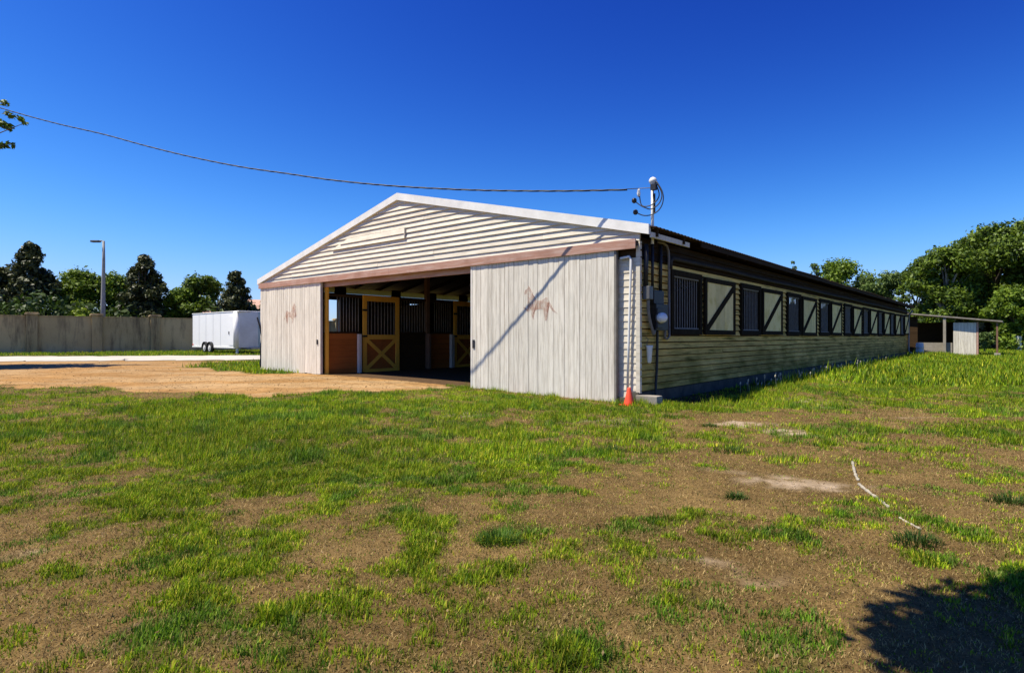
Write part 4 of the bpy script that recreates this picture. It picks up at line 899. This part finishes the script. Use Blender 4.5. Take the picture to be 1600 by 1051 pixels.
# ------------------------------------------------------------------ grass
def blades(n, ya, yb, hs, ws, seed, tri=False, power=1.0):
    rg = np.random.default_rng(seed)
    u = rg.random(n); y = (ya ** power + u * (yb ** power - ya ** power)) ** (1 / power)
    x = rg.uniform(-1, 1, n) * (0.95 * y + 1.6)
    g, s, d, ins, dit = turf(x, y)
    lx, ly = (x - C0.x) * AX.x + (y - C0.y) * AX.y, (x - C0.x) * AY.x + (y - C0.y) * AY.y
    keep = rg.random(n) < np.clip(0.62 + 0.5 * g - 0.85 * s, 0.04, 1) 
    keep &= (d < .5) | (rg.random(n) < .0002)
    keep &= ~((lx > -BW - .1) & (lx < 0.05) & (ly > -.02) & (ly < BL))
    keep &= ~((lx > -4.55) & (lx < -.4) & (ly > -.13) & (ly < 0))
    onroad = (y > 27.5 + .0 * x) & (y < 36.6) & (lx < -14)
    keep &= ~onroad; keep &= (rg.random(n) > dit * .8)
    x, y, g, s, lx, ly = x[keep], y[keep], g[keep], s[keep], lx[keep], ly[keep]; n = len(x)
    cl = fbm(x * 5.5, y * 5.5, 91, 3); c2_ = fbm(x * 15, y * 15, 93, 2)
    green = rg.random(n) < np.clip(sstep(-.10, 1.0, g + (cl - .5) * 2.3 + (c2_ - .5) * 1.5), .15, .97)
    hh = np.where(green, hs * rg.uniform(.5, 1.3, n) * np.clip(.45 + .8 * g, .3, 2) * (.35 + 1.3 * cl), hs * rg.uniform(.4, .85, n))
    fringe = np.exp(-((lx - 1.15) / .25) ** 2) * (ly > .5) * (ly < BL); hh = hh * (1 + 1.8 * fringe * rg.random(n))
    edge = np.exp(-((ly + .25) / .16) ** 2) * (lx > -4.6) * (lx < .3); hh = hh * (1 + .8 * edge)
    ww = ws * rg.uniform(.7, 1.4, n) * np.where(green, 1, .62); th = rg.uniform(0, 6.2832, n); ln = np.where(green, rg.uniform(.15, .85, n), rg.uniform(.5, 2.2, n))
    dx, dy = np.cos(th), np.sin(th); z = hgt(x, y) - .004
    p = np.stack([x, y, z], 1); side_ = np.stack([-dy, dx, 0 * dx], 1) * ww[:, None] * .5
    ld = np.stack([dx, dy, 0 * dx], 1)
    vz = np.sqrt(1 / (1 + ln ** 2)); tip = p + ld * (hh * ln * vz)[:, None]; tip[:, 2] += hh * vz
    v = rg.random(n)[:, None]; pn = fbm(x * .8, y * .8, 95, 3)[:, None]
    c1 = np.array((0.060, 0.125, 0.006)); c2 = np.array((0.30, 0.41, 0.008)); c3 = np.array((0.46, 0.42, 0.04))
    cg = c1 * (1 - v) + c2 * v; cg = np.where(rg.random((n, 1)) < .10 + .16 * pn, c3, cg) ; wd = (fbm(x * 2.3, y * 2.3, 97, 3) > .60)[:, None]; cg = np.where(wd, cg * np.array((.55, .72, 1.3)), cg); cg = cg * (.62 + .56 * pn) * (.30 + 1.45 * c2_[:, None])
    v3 = v ** 1.6; cb = (np.array((0.070, 0.042, 0.014)) * (1 - v3) + np.array((0.50, 0.36, 0.14)) * v3) * (.45 + 1.35 * c2_[:, None])
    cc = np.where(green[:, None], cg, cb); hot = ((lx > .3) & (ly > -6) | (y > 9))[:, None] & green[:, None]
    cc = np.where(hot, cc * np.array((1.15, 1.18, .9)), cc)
    if tri:
        V = np.stack([p - side_, p + side_, tip], 1).reshape(-1, 3); Fc = np.arange(3 * n).reshape(n, 3); cv = np.repeat(cc, 3, 0)
    else:
        mid = p + ld * (hh * ln * vz * .38)[:, None]; mid[:, 2] += hh * vz * .62
        V = np.stack([p - side_, p + side_, mid + side_ * .8, tip, mid - side_ * .8], 1).reshape(-1, 3)
        Fc = None; base = np.arange(n)[:, None] * 5
        q = np.concatenate([base + np.array((0, 1, 2)), base + np.array((0, 2, 4)), base + np.array((4, 2, 3))]); Fc = q; cv = np.repeat(cc, 5, 0)
    return V, Fc, cv
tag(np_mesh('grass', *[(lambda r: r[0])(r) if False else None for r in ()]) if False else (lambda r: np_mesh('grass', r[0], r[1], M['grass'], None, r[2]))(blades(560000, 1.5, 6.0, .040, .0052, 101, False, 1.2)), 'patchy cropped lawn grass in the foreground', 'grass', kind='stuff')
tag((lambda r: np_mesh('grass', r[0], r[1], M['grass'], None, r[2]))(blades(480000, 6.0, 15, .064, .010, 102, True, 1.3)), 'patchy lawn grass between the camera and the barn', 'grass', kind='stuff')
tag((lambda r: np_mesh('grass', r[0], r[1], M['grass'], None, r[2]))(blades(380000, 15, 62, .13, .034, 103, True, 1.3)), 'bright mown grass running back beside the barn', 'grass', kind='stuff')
# taller clumps that stand out of the lawn
def clump(px_, py_, wpx, h, label, seed, col=(0.045, 0.085, 0.012)):
    rg = np.random.default_rng(seed); X_, Z_ = G(px_, py_); n = 260; r_ = wpx / 918 * Z_ / 2
    a_ = rg.uniform(0, 6.283, n); q_ = r_ * np.sqrt(rg.random(n)); x, y = q_ * np.cos(a_), q_ * .6 * np.sin(a_)
    th = a_ + rg.normal(size=n) * .7; ln = rg.uniform(.1, 1.1, n); hh = h * rg.uniform(.4, 1.1, n) * (1.15 - .6 * q_ / r_)
    z0 = float(hgt(X_, Z_)); p = np.stack([x, y, 0 * x - .02], 1); ld = np.stack([np.cos(th), np.sin(th), 0 * th], 1); sd = np.stack([-np.sin(th), np.cos(th), 0 * th], 1) * .0035
    mid = p + ld * (hh * ln * .35)[:, None]; mid[:, 2] += hh * .62; tip = p + ld * (hh * ln)[:, None]; tip[:, 2] += hh * (1 - .25 * ln)
    V = np.stack([p - sd, p + sd, mid + sd * .8, tip, mid - sd * .8], 1).reshape(-1, 3); base = np.arange(n)[:, None] * 5
    Fc = np.concatenate([base + np.array((0, 1, 2)), base + np.array((0, 2, 4)), base + np.array((4, 2, 3))])
    cc = np.array(col) * rg.uniform(.6, 1.7, (n, 1)); o = np_mesh('grass_clump', V, Fc, M['grass'], None, np.repeat(cc, 5, 0)); o.location = (X_, Z_, z0)
    tag(o, label, 'grass clump', 'taller grass clumps in the lawn')
clump(1432, 846, 80, .13, 'dark grass clump at the end of the white buried pipe', 1)
clump(1575, 784, 70, .13, 'dark grass clump at the right edge of the lawn', 2)
clump(1150, 778, 34, .10, 'small dark grass clump beside the pale sand patch', 3)
clump(1140, 706, 60, .12, 'wide grass clump in front of the shaded barn wall', 4)
clump(955, 704, 50, .11, 'grass clump in the lawn in front of the large barn door', 5)
clump(1108, 664 + 4, 30, .1, 'grass clump nearest the traffic cone', 6)
clump(780, 848, 70, .13, 'broad green clump in the middle of the foreground', 7, (.06, .12, .012))
# seed heads along the shaded strip
rg = np.random.default_rng(8); n = 90; ly = rg.uniform(2.5, 20, n); lx = 1.0 + rg.normal(size=n) * .22
bm = bmesh.new()
for a_, b_ in zip(lx, ly):
    p = loc2w(a_, b_); z0 = float(hgt(p.x, p.y)); h_ = random.uniform(.18, .34); q_ = Vector((p.x + random.uniform(-.05, .05), p.y, z0 + h_))
    bm_tube(bm, [(p.x, p.y, z0), q_], .003, 3, False); bm_tube(bm, [q_ - Vector((0, 0, .035)), q_, q_ + Vector((.01, 0, .035))], [.008, .018, .005], 5)
tag(done(bm, 'seed_heads', simple('pale_seed_heads', (.42, .40, .30), .9), None), 'pale grass seed heads along the shaded foot of the barn wall', 'seed heads', kind='stuff')
# white pipe showing through the turf
pp = empty('buried_pipe', (*G(1360, 770), 0)); tag(pp, 'half buried white pipe showing through the lawn at the right', 'pipe')
o0 = G(1360, 770)
for seg in (((1332, 722), (1336, 738), (1341, 750)), ((1342, 755), (1352, 764), (1372, 780), (1389, 793)), ((1405, 808), (1420, 816), (1439, 827))):
    bm = bmesh.new(); pts = []
    for x_, y_ in seg: X_, Z_ = G(x_, y_); pts.append(Vector((X_ - o0[0], Z_ - o0[1], float(hgt(X_, Z_)) + .006)))
    pts = smooth(pts, 5); bm_tube(bm, pts, [(.013 if seg[0][0] < 1400 else .008) + .004 * math.sin(i * 2.3) for i in range(len(pts))], 8); done(bm, 'pipe_length', simple('chalky_pipe', (.33, .29, .22), .95, 0, .4, 20), pp, 0, True)

# loose stones and straw on the yard, leaf litter in the lawn
def litter(n, ya, yb, want_dirt, mk):
    rg = np.random.default_rng(n); y = rg.uniform(ya, yb, n); x = rg.uniform(-1, 1, n) * (.92 * y + 1)
    g, s_, d, ins, dit = turf(x, y); k = ((d > .5) if want_dirt else (d < .5)) & ~ins; x, y = x[k], y[k]; z = hgt(x, y); n = len(x)
    return np_mesh(*mk(x, y, z, n, rg))
def stones(x, y, z, n, rg):
    r = rg.uniform(.006, .024, n) * rg.uniform(.5, 1, n); base = np.array([(1,0,0),(0,1,0),(-1,0,0),(0,-1,0),(0,0,.8),(0,0,-.4)], float)
    V = np.stack([x, y, z + r * .25], 1)[:, None, :] + base[None] * r[:, None, None] * rg.uniform(.6, 1.3, (n, 6, 1)); f = np.array([(0,1,4),(1,2,4),(2,3,4),(3,0,4),(1,0,5),(2,1,5),(3,2,5),(0,3,5)])
    return 'gravel', V.reshape(-1, 3), (np.arange(n)[:, None, None] * 6 + f[None]).reshape(-1, 3), M['grass'], None, np.repeat(np.array((.44, .28, .12)) * rg.uniform(.55, 1.25, (n, 1)), 6, 0)
def dead_leaves(x, y, z, n, rg):
    r = rg.uniform(.005, .013, n); th = rg.uniform(0, 6.283, n); a = np.stack([np.cos(th), np.sin(th), rg.uniform(-.4, .6, n)], 1) * r[:, None]; b = np.stack([-np.sin(th), np.cos(th), rg.uniform(-.4, .6, n)], 1) * (r * .5)[:, None]
    p = np.stack([x, y, z + rg.uniform(.012, .04, n)], 1); V = np.stack([p - a, p + b, p + a, p - b], 1).reshape(-1, 3)
    c_ = np.where(rg.random((n, 1)) < .35, np.array((.30, .21, .10)), np.array((.15, .085, .035))) * rg.uniform(.5, 1.3, (n, 1))
    return 'leaf_litter', V, np.arange(4 * n).reshape(n, 4), M['grass'], None, np.repeat(c_, 4, 0)
tag(litter(9000, 10, 27, True, stones), 'loose stones and clods scattered over the sandy yard', 'gravel', kind='stuff')
tag(litter(5200, 1.6, 11, False, dead_leaves), 'small dead leaves scattered through the lawn', 'leaf litter', kind='stuff')
